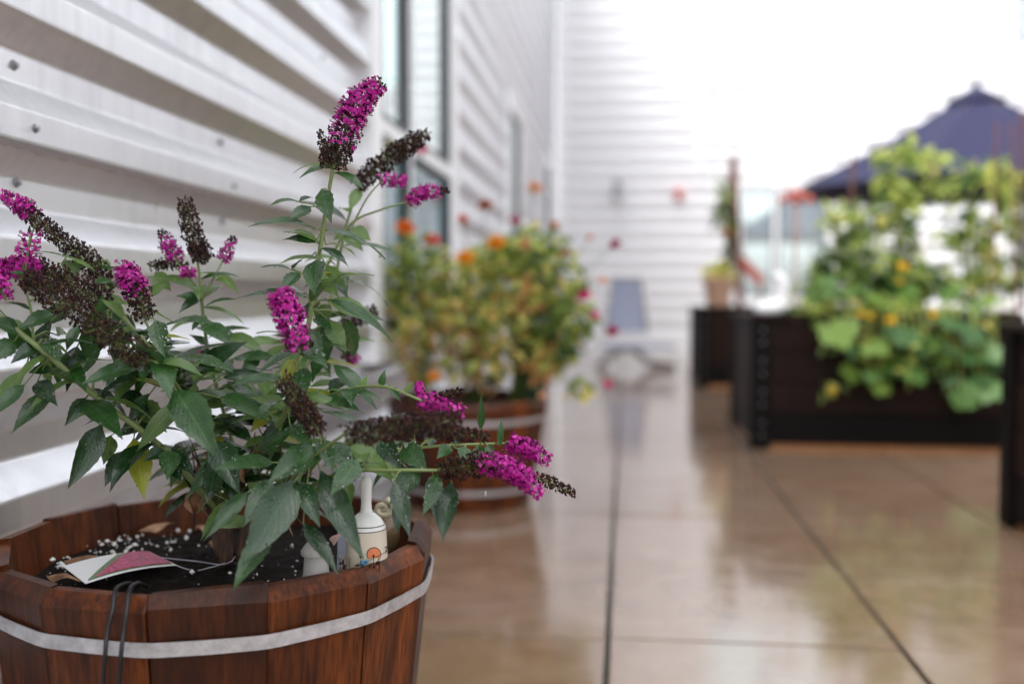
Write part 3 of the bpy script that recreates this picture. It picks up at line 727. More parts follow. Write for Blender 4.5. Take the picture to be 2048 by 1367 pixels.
# leaves read from the photograph: base px, tip px, width px, depth base, depth tip, facing (0 lies flat, 1 faces the lens), bend, material index
LV = [
 # tall stem
 (655,336,603,355,16,1.21,1.20,.35,.15,0),(652,332,590,347,12,1.23,1.25,.3,.2,2),(669,345,725,378,15,1.20,1.19,.3,.2,0),(668,338,700,330,9,1.22,1.25,.3,.2,2),
 (644,378,662,442,40,1.21,1.17,.85,.10,0),(596,403,543,412,11,1.21,1.2,.2,.25,0),(598,404,626,396,9,1.21,1.22,.2,.2,1),(622,413,580,442,27,1.21,1.19,.6,.12,0),
 (633,458,506,454,17,1.21,1.18,.18,.16,0),(633,485,569,480,21,1.21,1.2,.45,.15,1),(633,480,580,466,12,1.23,1.26,.3,.2,2),(647,459,762,514,13,1.22,1.24,.18,.20,0),
 (642,496,694,532,19,1.21,1.19,.45,.15,1),(651,488,708,512,14,1.23,1.26,.3,.2,2),(633,520,631,587,50,1.21,1.17,.9,.08,0),(583,540,526,535,12,1.21,1.2,.2,.18,1),
 (584,538,604,522,8,1.21,1.2,.2,.15,1),(600,545,563,583,27,1.2,1.18,.65,.12,0),(616,594,478,598,20,1.21,1.17,.25,.14,0),(651,598,776,678,19,1.21,1.22,.3,.18,0),
 (627,637,667,671,22,1.2,1.17,.55,.14,1),(616,655,640,720,34,1.21,1.2,.7,.1,0),(655,640,690,700,38,1.26,1.25,.8,.1,2),(640,560,672,588,22,1.24,1.24,.6,.1,2),(652,530,690,575,24,1.25,1.24,.7,.1,2),
 (662,575,692,548,14,1.22,1.2,.4,.15,0),(690,470,724,500,24,1.36,1.35,.6,.1,2),(700,460,668,480,18,1.36,1.36,.6,.1,2),(705,455,740,480,30,1.33,1.33,.8,.1,2),(720,375,700,420,22,1.38,1.36,.6,.1,2),
 (700,560,770,610,13,1.36,1.4,.3,.22,0),(620,690,520,668,15,1.25,1.3,.2,.15,2),(640,600,600,640,22,1.24,1.22,.6,.1,1),
 # upper left clump
 (325,654,432,652,24,1.17,1.14,.3,.15,0),(311,640,330,712,40,1.13,1.1,.85,.08,0),(323,700,338,792,52,1.13,1.08,.85,.08,0),(350,776,428,905,80,1.11,1.05,.9,.06,0),
 (352,714,462,745,34,1.17,1.12,.45,.12,0),(300,664,193,704,22,1.14,1.12,.3,.14,0),(290,730,168,768,30,1.14,1.1,.45,.12,0),(292,742,200,790,30,1.16,1.13,.5,.12,1),
 (548,757,470,770,20,1.16,1.13,.35,.12,0),(440,795,536,842,30,1.17,1.13,.45,.14,0),(172,798,240,872,54,1.16,1.11,.75,.1,0),(172,795,132,848,26,1.16,1.14,.6,.1,1),
 (203,848,140,968,54,1.18,1.15,.85,.07,1),(268,876,287,990,52,1.2,1.17,.8,.1,3),(222,870,208,925,34,1.22,1.2,.8,.08,2),(250,900,212,968,36,1.22,1.2,.7,.1,1),
 (105,782,28,862,38,1.15,1.12,.7,.12,0),(50,768,-8,828,30,1.13,1.11,.65,.12,0),(75,762,112,808,36,1.14,1.1,.7,.1,1),(80,690,26,724,27,1.13,1.11,.5,.14,1),
 (112,628,42,656,28,1.13,1.11,.55,.12,0),(92,678,120,720,34,1.13,1.1,.75,.1,0),(158,650,134,700,22,1.16,1.14,.6,.1,0),(62,620,10,606,18,1.13,1.12,.3,.15,0),
 (64,572,105,580,14,1.13,1.12,.3,.2,0),(58,560,20,545,11,1.13,1.12,.3,.2,0),(130,735,170,780,40,1.15,1.1,.75,.1,0),(40,668,-20,640,28,1.12,1.1,.4,.14,0),(30,680,-15,720,36,1.12,1.1,.7,.1,0),
 (105,740,60,745,22,1.14,1.13,.4,.15,0),(135,560,160,520,22,1.24,1.25,.7,.1,2),(128,520,145,548,20,1.24,1.22,.7,.1,2),(200,600,250,610,26,1.2,1.18,.5,.1,2),(175,575,225,565,18,1.2,1.18,.35,.15,0),
 (235,650,200,690,40,1.24,1.22,.8,.1,2),(190,600,215,660,28,1.22,1.2,.7,.1,2),
 (405,600,355,592,16,1.31,1.3,.4,.1,0),(405,595,360,625,20,1.31,1.28,.5,.15,1),(408,615,470,600,14,1.31,1.3,.35,.15,0),(402,640,385,660,14,1.31,1.3,.5,.1,0),(430,560,460,570,12,1.31,1.3,.4,.2,2),
 (310,545,340,580,30,1.34,1.33,.8,.1,2),(300,590,330,570,22,1.3,1.3,.6,.1,2),(412,660,465,668,14,1.31,1.3,.3,.2,0),(415,690,380,670,16,1.3,1.3,.4,.1,1),(430,720,475,700,22,1.3,1.3,.6,.1,2),
 (470,720,410,760,26,1.3,1.27,.6,.1,2),(520,700,480,760,26,1.28,1.26,.7,.1,0),(530,720,575,690,22,1.28,1.28,.6,.1,2),
 # centre
 (603,736,608,792,38,1.12,1.09,.8,.1,0),(665,728,747,812,28,1.22,1.2,.5,.14,0),(625,800,722,826,34,1.18,1.13,.45,.14,0),(580,760,476,766,22,1.15,1.12,.35,.14,0),(600,700,520,748,20,1.13,1.1,.35,.18,0),
 (600,702,652,735,34,1.12,1.08,.55,.15,0),(590,720,560,770,28,1.14,1.11,.7,.1,3),(606,704,560,740,30,1.15,1.14,.7,.1,2),(580,850,622,892,42,1.14,1.1,.7,.1,0),(640,895,543,962,56,1.09,1.05,.65,.1,0),
 (547,924,437,938,34,1.13,1.08,.5,.13,0),(592,958,492,1118,84,1.07,1.02,.88,.07,1),(545,955,488,1048,44,1.1,1.06,.8,.08,0),(545,1050,470,1173,50,1.06,1.02,.85,.08,0),(498,982,412,1075,26,1.1,1.06,.5,.16,0),
 (500,1040,440,1055,24,1.12,1.1,.5,.16,2),(598,962,637,1048,42,1.08,1.05,.8,.08,1),(640,940,722,1108,58,1.09,1.04,.85,.08,1),(606,1045,672,1142,34,1.08,1.05,.8,.08,1),(716,918,664,986,46,1.09,1.05,.75,.12,0),
 (750,893,812,958,40,1.24,1.22,.7,.12,1),(838,932,782,1004,44,1.12,1.10,.75,.1,0),(788,962,818,1068,36,1.09,1.06,.8,.08,1),(876,946,848,1024,36,1.1,1.07,.8,.08,0),(903,962,886,1074,42,1.12,1.09,.85,.06,1),
 (868,985,882,1064,28,1.14,1.12,.8,.08,1),(806,890,852,940,46,1.14,1.1,.75,.1,0),(760,880,800,935,40,1.14,1.1,.75,.1,1),(640,878,665,940,36,1.1,1.06,.75,.1,0),(700,890,650,930,34,1.15,1.12,.7,.1,0),
 (961,860,962,794,14,1.16,1.15,.6,.1,0),(1000,892,1002,838,12,1.2,1.2,.6,.2,0),(900,892,875,915,26,1.2,1.18,.7,.1,0),(930,892,925,925,28,1.2,1.18,.8,.1,0),(955,892,965,925,26,1.2,1.18,.8,.1,0),
 (905,888,930,868,18,1.21,1.22,.6,.1,0),(975,890,985,915,20,1.21,1.2,.7,.1,0),(760,775,770,740,12,1.15,1.15,.5,.15,0),(780,774,800,800,14,1.14,1.13,.5,.15,0),(700,784,760,800,18,1.18,1.16,.4,.15,0),(720,780,735,752,12,1.17,1.17,.5,.1,2),
 (810,786,826,762,10,1.12,1.12,.5,.1,2),(560,830,470,845,24,1.22,1.2,.4,.15,2),(520,830,555,770,22,1.26,1.24,.6,.1,2),(505,880,440,850,26,1.26,1.24,.6,.1,0),(480,900,555,880,26,1.24,1.2,.5,.12,2),
 (430,880,475,980,62,1.16,1.12,.85,.06,1),(440,905,415,1000,50,1.18,1.15,.85,.06,1),(330,905,360,960,40,1.18,1.15,.7,.1,1),(330,900,290,920,26,1.18,1.16,.6,.1,1),(345,905,385,945,34,1.17,1.14,.7,.1,1),
 (340,900,335,955,40,1.16,1.13,.7,.1,0),(390,760,350,830,44,1.22,1.2,.8,.08,2),(280,800,330,860,44,1.22,1.2,.8,.08,2),(240,780,300,830,40,1.2,1.18,.7,.08,1),(310,820,240,870,40,1.22,1.2,.7,.08,1),
 (495,965,560,1010,30,1.2,1.18,.7,.1,2),(560,1080,590,1130,30,1.15,1.12,.7,.1,3),(800,1000,792,1062,30,1.24,1.22,.8,.1,1),(690,960,700,1010,30,1.3,1.28,.8,.1,2),
 (455,1000,405,1075,22,1.2,1.16,.6,.1,2),(520,900,590,860,34,1.2,1.18,.7,.1,0),(450,770,520,800,30,1.24,1.22,.6,.1,2),(470,830,425,870,34,1.26,1.24,.7,.1,2),(550,810,505,860,30,1.26,1.24,.7,.1,3),
]
rl = random.Random(21)
hero = []
MASS = MB(); NL = [0]
def mk_leaf(B, Tp, wd, up, bend, mi, seg=12, sag=.0, mass=False, keep=False):
    if not keep:
        for f_ in (0, .2, .4, .6, .8, 1):
            q_ = RM.transposed() @ (Vector(B).lerp(Vector(Tp), f_) - CAM); x_, y_ = 1024 + FPX * q_.x / -q_.z, 683.5 - FPX * q_.y / -q_.z; h_ = wd * .35 * FPX / -q_.z
            if -q_.z < 1.235 and ((712 - h_ < x_ < 752 + h_ and 948 < y_ < 1130) or (600 - h_ < x_ < 652 + h_ and 1075 < y_ < 1150)): return None, None
    NL[0] += 1
    if mass and NL[0] > 296:
        leaf_geo(MASS, B, Tp, wd, up, bend=bend, fold=rl.uniform(.12, .4), serr=.04, seg=seg, twist=rl.uniform(-.45, .45), wob=.01, mi=mi, rr=rl); return None, None
    m = MB(); vs = leaf_geo(m, B, Tp, wd, up, bend=bend, fold=rl.uniform(.12, .4), serr=rl.uniform(.02, .06), seg=seg, twist=rl.uniform(-.45, .45), wob=rl.uniform(.004, .016), rr=rl, sag=sag)
    o = m.build('leaf', LEAFS[mi], bush, True); return o, vs
for (bx, by, tx, ty, wpx, d0, d1, k, bd, mi) in LV:
    B, Tp = U(bx, by, d0), U(tx, ty, d1)
    Tp = B + (Tp - B) * 1.08
    wd = wpx * (d0 + d1) / 2 / FPX * (.90 / max(.45, math.sqrt(k)))
    up = upmix(B, k, rl.uniform(-.25, .25), rl.uniform(-.1, .1))
    o, vs = mk_leaf(B, Tp, wd, up, bd, mi, 14 if wpx > 24 else 10, keep=(bx, by) in ((640, 940), (606, 1045), (592, 958), (545, 1050)))
    if o is None: continue
    # petiole back to the nearest stem
    best = min((q for c in S for q in c), key=lambda q: (q - B).length)
    if .004 < (best - B).length < .10:
        m = MB(); mid = (best + B) / 2 + Vector((0, 0, .004)); m.tube([best, mid, B, B.lerp(Tp, .06)], [.0011, .0009, .0008, .0006], 5); m.build('petiole', STEM, bush, True)
    if wpx >= 34: hero.append((o, vs, up))
# leaf pairs filling the body of the bush
for (px, py, d, rx, ry, cnt) in ((150, 720, 1.17, 120, 60, 12), (330, 770, 1.21, 120, 70, 14), (440, 720, 1.29, 80, 90, 9), (560, 800, 1.24, 100, 70, 10), (645, 600, 1.27, 50, 110, 9), (760, 890, 1.2, 90, 40, 7), (470, 900, 1.24, 120, 50, 9), (80, 640, 1.16, 80, 50, 6)):
    for q in range(cnt):
        a_ = 2.4 * q; e_ = math.sqrt((q + .5) / cnt); B = U(px + math.cos(a_) * rx * e_, py + math.sin(a_) * ry * e_, d + rl.uniform(-.03, .05))
        best = min((p_ for c in S for p_ in c), key=lambda p_: (p_ - B).length)
        L = rl.uniform(.045, .085); dv = ((B - best).normalized() * .6 + Vector((rl.uniform(-.7, .7), rl.uniform(-.6, .3), rl.uniform(-.8, .25)))).normalized()
        mk_leaf(B, B + dv * L, L * rl.uniform(.26, .38), upmix(B, rl.uniform(.2, .8), rl.uniform(-.3, .3)), rl.uniform(.08, .2), rl.choices((0, 1, 2), (4, 2, 4))[0], 10)
        m = MB(); m.tube([best, (best + B) / 2 + Vector((0, 0, .006)), B, B + dv * L * .06], [.0014, .0011, .0009, .0007], 5); m.build('petiole', STEM, bush, True)
# fill leaves along the stems, behind the ones above
fill = [('trunk2', 12, (.6, 1)), ('back_l', 12, (0, .5)), ('mid_l', 12, (0, .6)), ('r2', 10, (0, .4)), ('r18', 6, (0, .5)), ('r16', 8, (0, .4)), ('main', 16, (.05, .7)), ('trio', 22, (.05, .8)), ('f6', 8, (0, .8)), ('mid_l2', 6, (0, .9)), ('front5', 6, (0, .6)), ('r14', 8, (0, .5)), ('r15', 8, (0, .6)), ('back_l', 14, (.1, .9)), ('mid_l', 12, (.1, .8)), ('trunk2', 18, (.45, 1)), ('trunk3', 22, (.45, 1)), ('r2', 12, (.1, .8)), ('left', 18, (.1, .75)), ('r16', 10, (.05, .6)), ('trunk1', 8, (.65, 1)), ('r18', 6, (0, .8)), ('trunk4', 8, (.5, 1))]
for nm, cnt, (ta, tb) in fill:
    c = ST[nm]
    for q in range(cnt):
        t = ta + (tb - ta) * (q + .5) / cnt; f = t * (len(c) - 1); i = min(int(f), len(c) - 2); B = c[i].lerp(c[i + 1], f - i)
        an = q * 1.57 + rl.uniform(-.5, .5); L = rl.uniform(.04, .085)
        dv = Vector((math.cos(an), math.sin(an) * .8 + .25, rl.uniform(-.5, .35))).normalized()
        mk_leaf(B, B + dv * L, L * rl.uniform(.26, .38), (0, rl.uniform(-.4, .1), 1), rl.uniform(.1, .25), rl.choices((0, 1, 2, 3), (3, 2, 4, 1))[0], 8, mass=True)
if MASS.f:
    lm = MASS.build('inner_leaves', LEAFS, bush, True); lm['kind'] = 'stuff'
# water beads on the largest leaves (one joined mesh per leaf)
for o, vs, up in hero:
    m = MB(); n = rl.randint(22, 48)
    for q in range(n):
        i = rl.randrange(2, len(vs) // 5 - 3); k = rl.randrange(0, 4); f = rl.random()
        p = vs[i * 5 + k].lerp(vs[i * 5 + k + 1], f)
        nrm = (vs[i * 5 + 4] - vs[i * 5]).cross(vs[(i + 1) * 5 + 2] - vs[i * 5 + 2])
        if nrm.length < 1e-9: continue
        nrm.normalize()
        if nrm.dot(CAMV - p) < 0: nrm = -nrm
        r_ = rl.uniform(.0005, .0016)
        m.lathe(p - nrm * .0001, [(r_, 0), (r_ * .85, r_ * .45), (r_ * .4, r_ * .75), (r_ * .05, r_ * .8)], 8, 0, nrm)
    d = m.build('water_beads', DROP, None, True, origin=bo); d.location = (0, 0, 0); d.parent = o; d['kind'] = 'stuff'
# hanging drops
for (px, py, d) in ((788, 1013, 1.09), (970, 988, 1.1), (1085, 930, 1.21), (760, 512, 1.24), (786, 962, 1.07), (592, 940, 1.17), (584, 1092, 1.05)):
    m = MB(); m.lathe(U(px, py, d), [(.0002, .0035), (.0011, .0022), (.0019, .0006), (.0017, -.0008), (.0008, -.0018), (.0001, -.002)], 10); m.build('water_drop', DROP, bush, True)
# dry brown twigs and old leaves low in the bush
for q in range(26):
    a = U(rl.uniform(400, 620), rl.uniform(950, 1060), rl.uniform(1.24, 1.36)); b = a + Vector((rl.uniform(-.05, .05), rl.uniform(-.03, .03), rl.uniform(.02, .12)))
    m = MB(); m.tube([a, (a + b) / 2 + Vector((rl.uniform(-.01, .01), 0, 0)), b], [.0017, .0013, .0008], 5); m.build('twig', STEMW, bush, True)
for q in range(16):
    B = U(rl.uniform(370, 620), rl.uniform(860, 1010), rl.uniform(1.25, 1.36)); dv = Vector((rl.uniform(-.5, .5), rl.uniform(-.4, .2), -1)).normalized() * rl.uniform(.02, .045)
    m = MB(); leaf_geo(m, B, B + dv, .012, (rl.uniform(-1, 1), -1, 0), .2, .9, .08, 6, wob=.05, rr=rl); m.build('dry_leaf', DEADLEAF, bush, True)

# ------------------------------------------------------------------ things on the soil
def dead_leaf(p0, p1, w_, z, label):
    a, b = G(*p0, z), G(*p1, z + .004); m = MB()
    leaf_geo(m, a, b, w_, (0, -.2, 1), .18, -.5, .06, 8, wob=.04, rr=rl)
    tag(m.build('dead_leaf', DEADLEAF, None, True), label, 'leaf', 'dead leaves lying on the barrel soil')
zl_ = SZ + .018
dead_leaf((128, 1122), (200, 1112), .022, zl_, 'tan dead leaf tucked behind the picture plant tag')
dead_leaf((95, 1152), (160, 1160), .018, zl_, 'brown curled dead leaf at the white corner of the plant tag')
dead_leaf((275, 1062), (350, 1045), .024, zl_, 'long brown dead leaf beside the far barrel wall')
dead_leaf((420, 1082), (436, 1106), .014, zl_, 'small reddish dead leaf at the foot of the bush trunk')
dead_leaf((395, 1052), (412, 1070), .014, zl_, 'small reddish dead leaf between trunk and far barrel wall')
# plant tag
zt_ = SZ + .022
WHITE = M('tag_white', (.82, .82, .83), .35)
def print_b(n, b):
    v = coords(n, 'Object'); t = noise_tex(n, v, 150, 4, .7)
    n.links.new(ramp(n, t, [(.34, (.10, .004, .03)), (.5, (.46, .010, .11)), (.72, (.66, .10, .26))]), b.inputs['Base Color'])
PRINT = M('tag_print', (.5, .03, .17), .3, 0, print_b)
PGREEN = M('tag_green', (.10, .20, .07), .35)
c00, c10, c11, c01 = G(126, 1131, zt_ + .004), G(298, 1102, zt_ + .006), G(353, 1129, zt_ + .002), G(171, 1166, zt_ - .001)
def tp(u, v, h=0): return c00.lerp(c10, u).lerp(c01.lerp(c11, u), v) + Vector((0, 0, h + .0045 * math.sin(u * 3.1)))
t = thing('plant_tag', 'glossy white plant tag printed with pink blooms lying on the soil', 'tag', tp(.5, .5))
def tagsheet(poly, h, mat, nm, n=10):
    # poly: function u -> (v0, v1)
    u0, u1, fv = poly; m = MB(); vs = []
    for i in range(n + 1):
        u = u0 + (u1 - u0) * i / n; a, b = fv(u); vs += [tp(u, a, h), tp(u, b, h), tp(u, a, h - .0007), tp(u, b, h - .0007)]
    fs = []
    for i in range(n):
        k = 4 * i; fs += [(k, k + 4, k + 5, k + 1), (k + 2, k + 3, k + 7, k + 6), (k, k + 2, k + 6, k + 4), (k + 1, k + 5, k + 7, k + 3)]
    fs += [(0, 1, 3, 2), (4 * n, 4 * n + 2, 4 * n + 3, 4 * n + 1)]
    m.add(vs, fs); return m.build(nm, mat, t)
tagsheet((0, 1, lambda u: (0, 1)), 0, WHITE, 'card')
def diag(u): return max(.06, min(.93, .93 - (u - .03) * 1.5))
tagsheet((.05, .97, lambda u: (diag(u), .93)), .0009, PGREEN, 'green_stripe')
tagsheet((.13, .965, lambda u: (min(.9, diag(u - .10)), .90)), .0018, PRINT, 'flower_picture')
m = MB(); a = tp(.985, .45)
m.tube(catmull([a, G(395, 1122, zt_ - .003), G(440, 1128, zt_ + .002), G(462, 1122, zt_ + .012), U(470, 1112, 1.27)], 16), .0007, 5)
m.tube(catmull([tp(.97, .8), G(385, 1140, zt_ - .006), G(420, 1134, zt_), G(450, 1125, zt_ + .004)], 14), .0007, 5)
m.build('tie_wire', M('wire_white', (.45, .43, .48), .4), t, True)
m = MB(); m.blob(G(384, 1143, zt_ - .004), .004); m.build('wire_twist', WHITE, t, True)

# ceramic bell with orange sun motif
CER = M('cream_ceramic', (.62, .55, .45), .28); CERW = M('white_ceramic', (.80, .79, .78), .16); INK = M('ink_line', (.05, .035, .03), .5); ORG = M('orange_paint', (.72, .22, .09), .4)
pb = U(733, 1080, 1.21); top = U(731, 950, 1.21).z; bc = Vector((pb.x, pb.y, SZ)); Hb = top - SZ
px1 = 1.21 / FPX
t = thing('ceramic_bell', 'white handled ceramic bell with an orange sun motif standing in the barrel soil', 'ornament', bc)
shoulder = top - 106 * px1 - SZ
rB = 41 * px1
m = MB(); m.lathe(bc, [(rB * 1.16, 0), (rB * 1.1, .02), (rB * 1.02, shoulder * .6), (rB * .97, shoulder - .004), (rB * .94, shoulder)], 40); m.build('bell_body', CER, t, True, angle=40)
m = MB(); m.lathe(bc, [(rB * .94, shoulder), (rB * .93, shoulder + .004), (rB * .7, shoulder + .013), (rB * .36, shoulder + .020)], 40); m.build('bell_shoulder', CERW, t, True, angle=50)
m = MB(); hz = shoulder + .018; hh = Hb - hz
m.lathe(bc, [(rB * .40, hz), (rB * .28, hz + hh * .10), (rB * .25, hz + hh * .3), (rB * .27, hz + hh * .55), (rB * .31, hz + hh * .74), (rB * .29, hz + hh * .88), (rB * .18, hz + hh * .97), (rB * .03, hz + hh)], 28); m.build('handle', CERW, t, True)
for zz, rr_ in ((shoulder + .0005, rB * .955), (shoulder + .006, rB * .915)):
    m = MB(); m.tube([bc + Vector((math.cos(a) * rr_, math.sin(a) * rr_, zz)) for a in [i * 2 * math.pi / 40 for i in range(41)]], .0005, 5, cap=False); m.build('ring_line', INK, t, True)
def on_bell(px, py, off=.0006):
    r = ray(px, py).copy(); o_ = CAM - bc; a = r.x ** 2 + r.y ** 2; b = 2 * (o_.x * r.x + o_.y * r.y); rad = rB * 1.02
    c = o_.x ** 2 + o_.y ** 2 - (rad + off) ** 2; D = b * b - 4 * a * c
    s = (-b - math.sqrt(max(D, 0))) / (2 * a); return CAM + r * s
def sunpt(a, r_): return on_bell(748 + math.cos(a) * r_, 1108 - math.sin(a) * r_)
m = MB(); arc = [R(-60 + 250 * i / 20) for i in range(21)]
def clipsun(a, r_):
    x, y = 748 + math.cos(a) * r_, 1108 - math.sin(a) * r_
    return on_bell(x, y)
m.add([on_bell(748, 1108, .0008)] + [sunpt(R(-28 + 246 * i / 20), 13.5) for i in range(21)], [(0, i, i + 1) for i in range(1, 21)] + [(0, 21, 1)]); m.build('sun_motif', ORG, t)
m = MB(); m.tube([sunpt(R(-28 + 246 * i / 20), 13.8) for i in range(21)], .0005, 5); m.tube([on_bell(738 + 40 * i / 8, 1120 - 20 * i / 8, .0008) for i in range(9)], .0004, 5)
m.tube([on_bell(772, 1103), on_bell(774, 1092)], .0005, 4); m.tube([on_bell(770, 1094), on_bell(777, 1090)], .0005, 4); m.build('ink_drawing', INK, t)
# grey pointed ornament
GREY = M('grey_stoneware', (.36, .34, .32), .6, 0, lambda n, b: bump(n, b, noise_tex(n, coords(n, 'Object', (1, 1, .3)), 120, 4), .4, .002))
pg = U(632, 1120, 1.16); gc = Vector((pg.x, pg.y, SZ)); k1 = 1.16 / FPX
ztop = U(622, 1072, 1.16).z - SZ
t = thing('toadstool_ornament', 'small grey stoneware ornament with a pointed cap under the bush leaves', 'ornament', gc)
m = MB(); zc = ztop - 34 * k1
m.lathe(gc, [(30 * k1, 0), (28 * k1, zc * .5), (22 * k1, zc), (18 * k1, zc + .004)], 20); m.build('stalk', GREY, t, True)
m = MB(); m.lathe(gc, [(18 * k1, zc - .002), (29 * k1, zc - .001), (30 * k1, zc + .004), (22 * k1, zc + 18 * k1), (10 * k1, zc + 32 * k1), (2 * k1, zc + 40 * k1)], 20); m.build('pointed_cap', GREY, t, True, angle=60)
# pale lilac slip standing between
t = MB(); a, b = U(672, 1112, 1.26), U(694, 1112, 1.26); a2, b2 = U(676, 1040, 1.26), U(690, 1038, 1.26)
a.z = b.z = SZ + .0
vs = [a, b, b2, a2]; off = Vector((0, .0015, 0)); t.add(vs + [v + off for v in vs], [(0, 1, 2, 3), (7, 6, 5, 4), (0, 4, 5, 1), (1, 5, 6, 2), (2, 6, 7, 3), (3, 7, 4, 0)])
tag(bevel(t.build('plant_label', M('lilac_plastic', (.52, .54, .68), .4)), .0005), 'blank pale lilac plastic slip upright behind the ceramic bell', 'label')
# brown jug with cream spiral rim
pj = U(765, 1060, 1.38); jc = Vector((pj.x, pj.y, SZ)); zj = U(765, 1012, 1.38).z - SZ
JUG = M('brown_glaze', (.16, .10, .05), .25); CREAM = M('cream_glaze', (.62, .55, .38), .3)
t = thing('snail_ornament', 'brown glazed ornament with a cream curl on top behind the ceramic bell', 'ornament', jc)
m = MB(); m.lathe(jc, [(.016, 0), (.024, zj * .3), (.024, zj * .6), (.015, zj * .9), (.012, zj * .95)], 20); m.build('body', JUG, t, True)
m = MB(); sp = [jc + Vector((math.cos(a) * (.004 + .0016 * a) + .004, -.012, zj + math.sin(a) * (.003 + .0013 * a))) for a in [i * .4 for i in range(20)]]; m.tube(sp, [.0028 + .0001 * i for i in range(20)], 8); m.build('curl', CREAM, t, True)
# dried seed cluster with a blue bead in front of the bell
t = thing('seed_cluster', 'fallen dried brown seed cluster with a blue fleck at the foot of the ceramic bell', 'seed head', U(715, 1130, 1.145))
m = MB(); base_p = U(715, 1140, 1.045)
for q in range(46):
    p = U(rl.uniform(678, 760), rl.gauss(1128, 9), rl.uniform(1.17, 1.20)); p.z = max(p.z, SZ + .01); m.blob(p, rl.uniform(.0012, .0026), 0 if rl.random() < .8 else 1, (1, 1, 1.3)); m.tube([p, Vector((p.x, p.y, SZ + .004)).lerp(p, .3)], .0004, 3, 0)
m.build('seeds', [SPENT[0], M('seed_tan', (.30, .22, .13), .6)], t)
m = MB(); m.blob(U(725, 1126, 1.175), .0045, 0, (1, .6, .9)); m.blob(U(733, 1122, 1.175), .003, 0); m.build('blue_fleck', M('blue_fleck', (.05, .24, .42), .4), t, True)
# pink petal
m = MB(); leaf_geo(m, U(664, 1085, 1.18), U(683, 1066, 1.17), .010, upmix(U(664, 1085, 1.18), .8), .2, .5, .02, 6, shape='oval', rr=rl)
tag(m.build('fallen_petal', petal('pale_petal', (.62, .42, .40)), None, True), 'single pale pink fallen petal caught beside the lilac slip', 'petal')
# black irrigation tube over the rim
BLK = M('black_tube', (.008, .008, .010), .35)
def rim_pt(px, py, d): return U(px, py, d)
m = MB()
for k, (xa, xb, xc) in enumerate(((262, 228, 206), (280, 256, 238))):
    f = 1.075
    pts = [G(xa + 14, 1172, SZ + .025), U(xa - 4, 1166, f + .02), U(xb + 4, 1178, f - .025), U(xb - 2, 1215, f - .042), U(xc + 9, 1262, f - .046), U(xc + 4, 1310, f - .05), U(xc, 1370, f - .042), U(xc - 2, 1480, f - .03), U(xc - 4, 1640, f - .01)]
    m.tube(catmull(pts, 40), .0024, 8)
tag(m.build('irrigation_tube', BLK, None, True), 'doubled thin black tube hanging over the barrel rim', 'tube')

# ================================================================== MARIGOLDS in the second barrel
GRN = [M('mg_green', (.15, .22, .05), .5), M('mg_light', (.42, .48, .13), .5), M('mg_yellow', (.62, .54, .17), .5), M('mg_tan', (.46, .25, .10), .7), M('mg_dark', (.035, .08, .022), .5)]
for g_ in GRN:
    n = g_.node_tree; b = n.nodes['Principled BSDF']; tr = n.nodes.new('ShaderNodeBsdfTranslucent'); tr.inputs['Color'].default_value = [min(1, x * 1.6) for x in b.inputs['Base Color'].default_value[:3]] + [1]
    mx = n.nodes.new('ShaderNodeMixShader'); mx.inputs[0].default_value = .5; out = [x for x in n.nodes if x.type == 'OUTPUT_MATERIAL'][0]
    n.links.new(b.outputs[0], mx.inputs[1]); n.links.new(tr.outputs[0], mx.inputs[2]); n.links.new(mx.outputs[0], out.inputs['Surface'])
def scatter(m, ells, count, size, rr, weights, zlo=None):
    tot = sum(e[3] * e[4] for e in ells)
    for (px, py, d, rx, ry, *wt) in ells:
        wts = wt[0] if wt else weights
        for q in range(int(count * rx * ry / tot)):
            while True:
                a, b, c = rr.uniform(-1, 1), rr.uniform(-1, 1), rr.uniform(-1, 1)
                if a * a + b * b + c * c < 1: break
            p = U(px + a * rx, py + b * ry, d + c * min(.22, rx * d / FPX))
            if zlo is not None and p.z < zlo: continue
            L = size * rr.uniform(.6, 1.4); dv = Vector((rr.gauss(0, 1), rr.gauss(0, 1), rr.gauss(-.2, .7))).normalized(); up = Vector((rr.gauss(0, .6), rr.gauss(0, .6), 1)); sd_ = dv.cross(up).normalized(); nr = sd_.cross(dv)
            w_ = L * rr.uniform(.2, .36); mi = rr.choices(range(5), wts)[0]
            m.add([p, p + dv * L * .5 + sd_ * w_ + nr * w_ * .35, p + dv * L - Vector((0, 0, L * .18)), p + dv * L * .5 - sd_ * w_ + nr * w_ * .35], [(0, 1, 2), (0, 2, 3)], mi)
def flower_head(root, px, py, d, rpx, mat, centre=None, tilt=None, name='flower'):
    c = U(px, py, d); r_ = rpx * d / FPX; m = MB(); rr = random.Random(int(px * 7 + py))
    ax = (Vector((rr.uniform(-.4, .4), -.55, .8)) if tilt is None else Vector(tilt)).normalized(); x = ax.orthogonal().normalized(); y = ax.cross(x)
    for ring, (n, rad, lift) in enumerate(((13, 1.0, -.1), (11, .82, .18), (9, .6, .4), (6, .35, .55))):
        for k in range(n):
            an = 6.283 * k / n + ring * .4 + rr.uniform(-.1, .1); o1 = x * math.cos(an) + y * math.sin(an); o2 = ax.cross(o1)
            e = c + o1 * r_ * rad + ax * r_ * lift; b = c + o1 * r_ * .15 + ax * r_ * lift * .3; w_ = r_ * .27
            m.add([b, b.lerp(e, .6) + o2 * w_ + ax * .1 * r_, e, b.lerp(e, .6) - o2 * w_ + ax * .1 * r_], [(0, 1, 2), (0, 2, 3)], 0)
    m.lathe(c - ax * r_ * .75, [(r_ * .12, 0), (r_ * .4, r_ * .35), (r_ * .45, r_ * .7)], 8, 1, ax)
    m.build(name, [mat, GRN[0]], root)
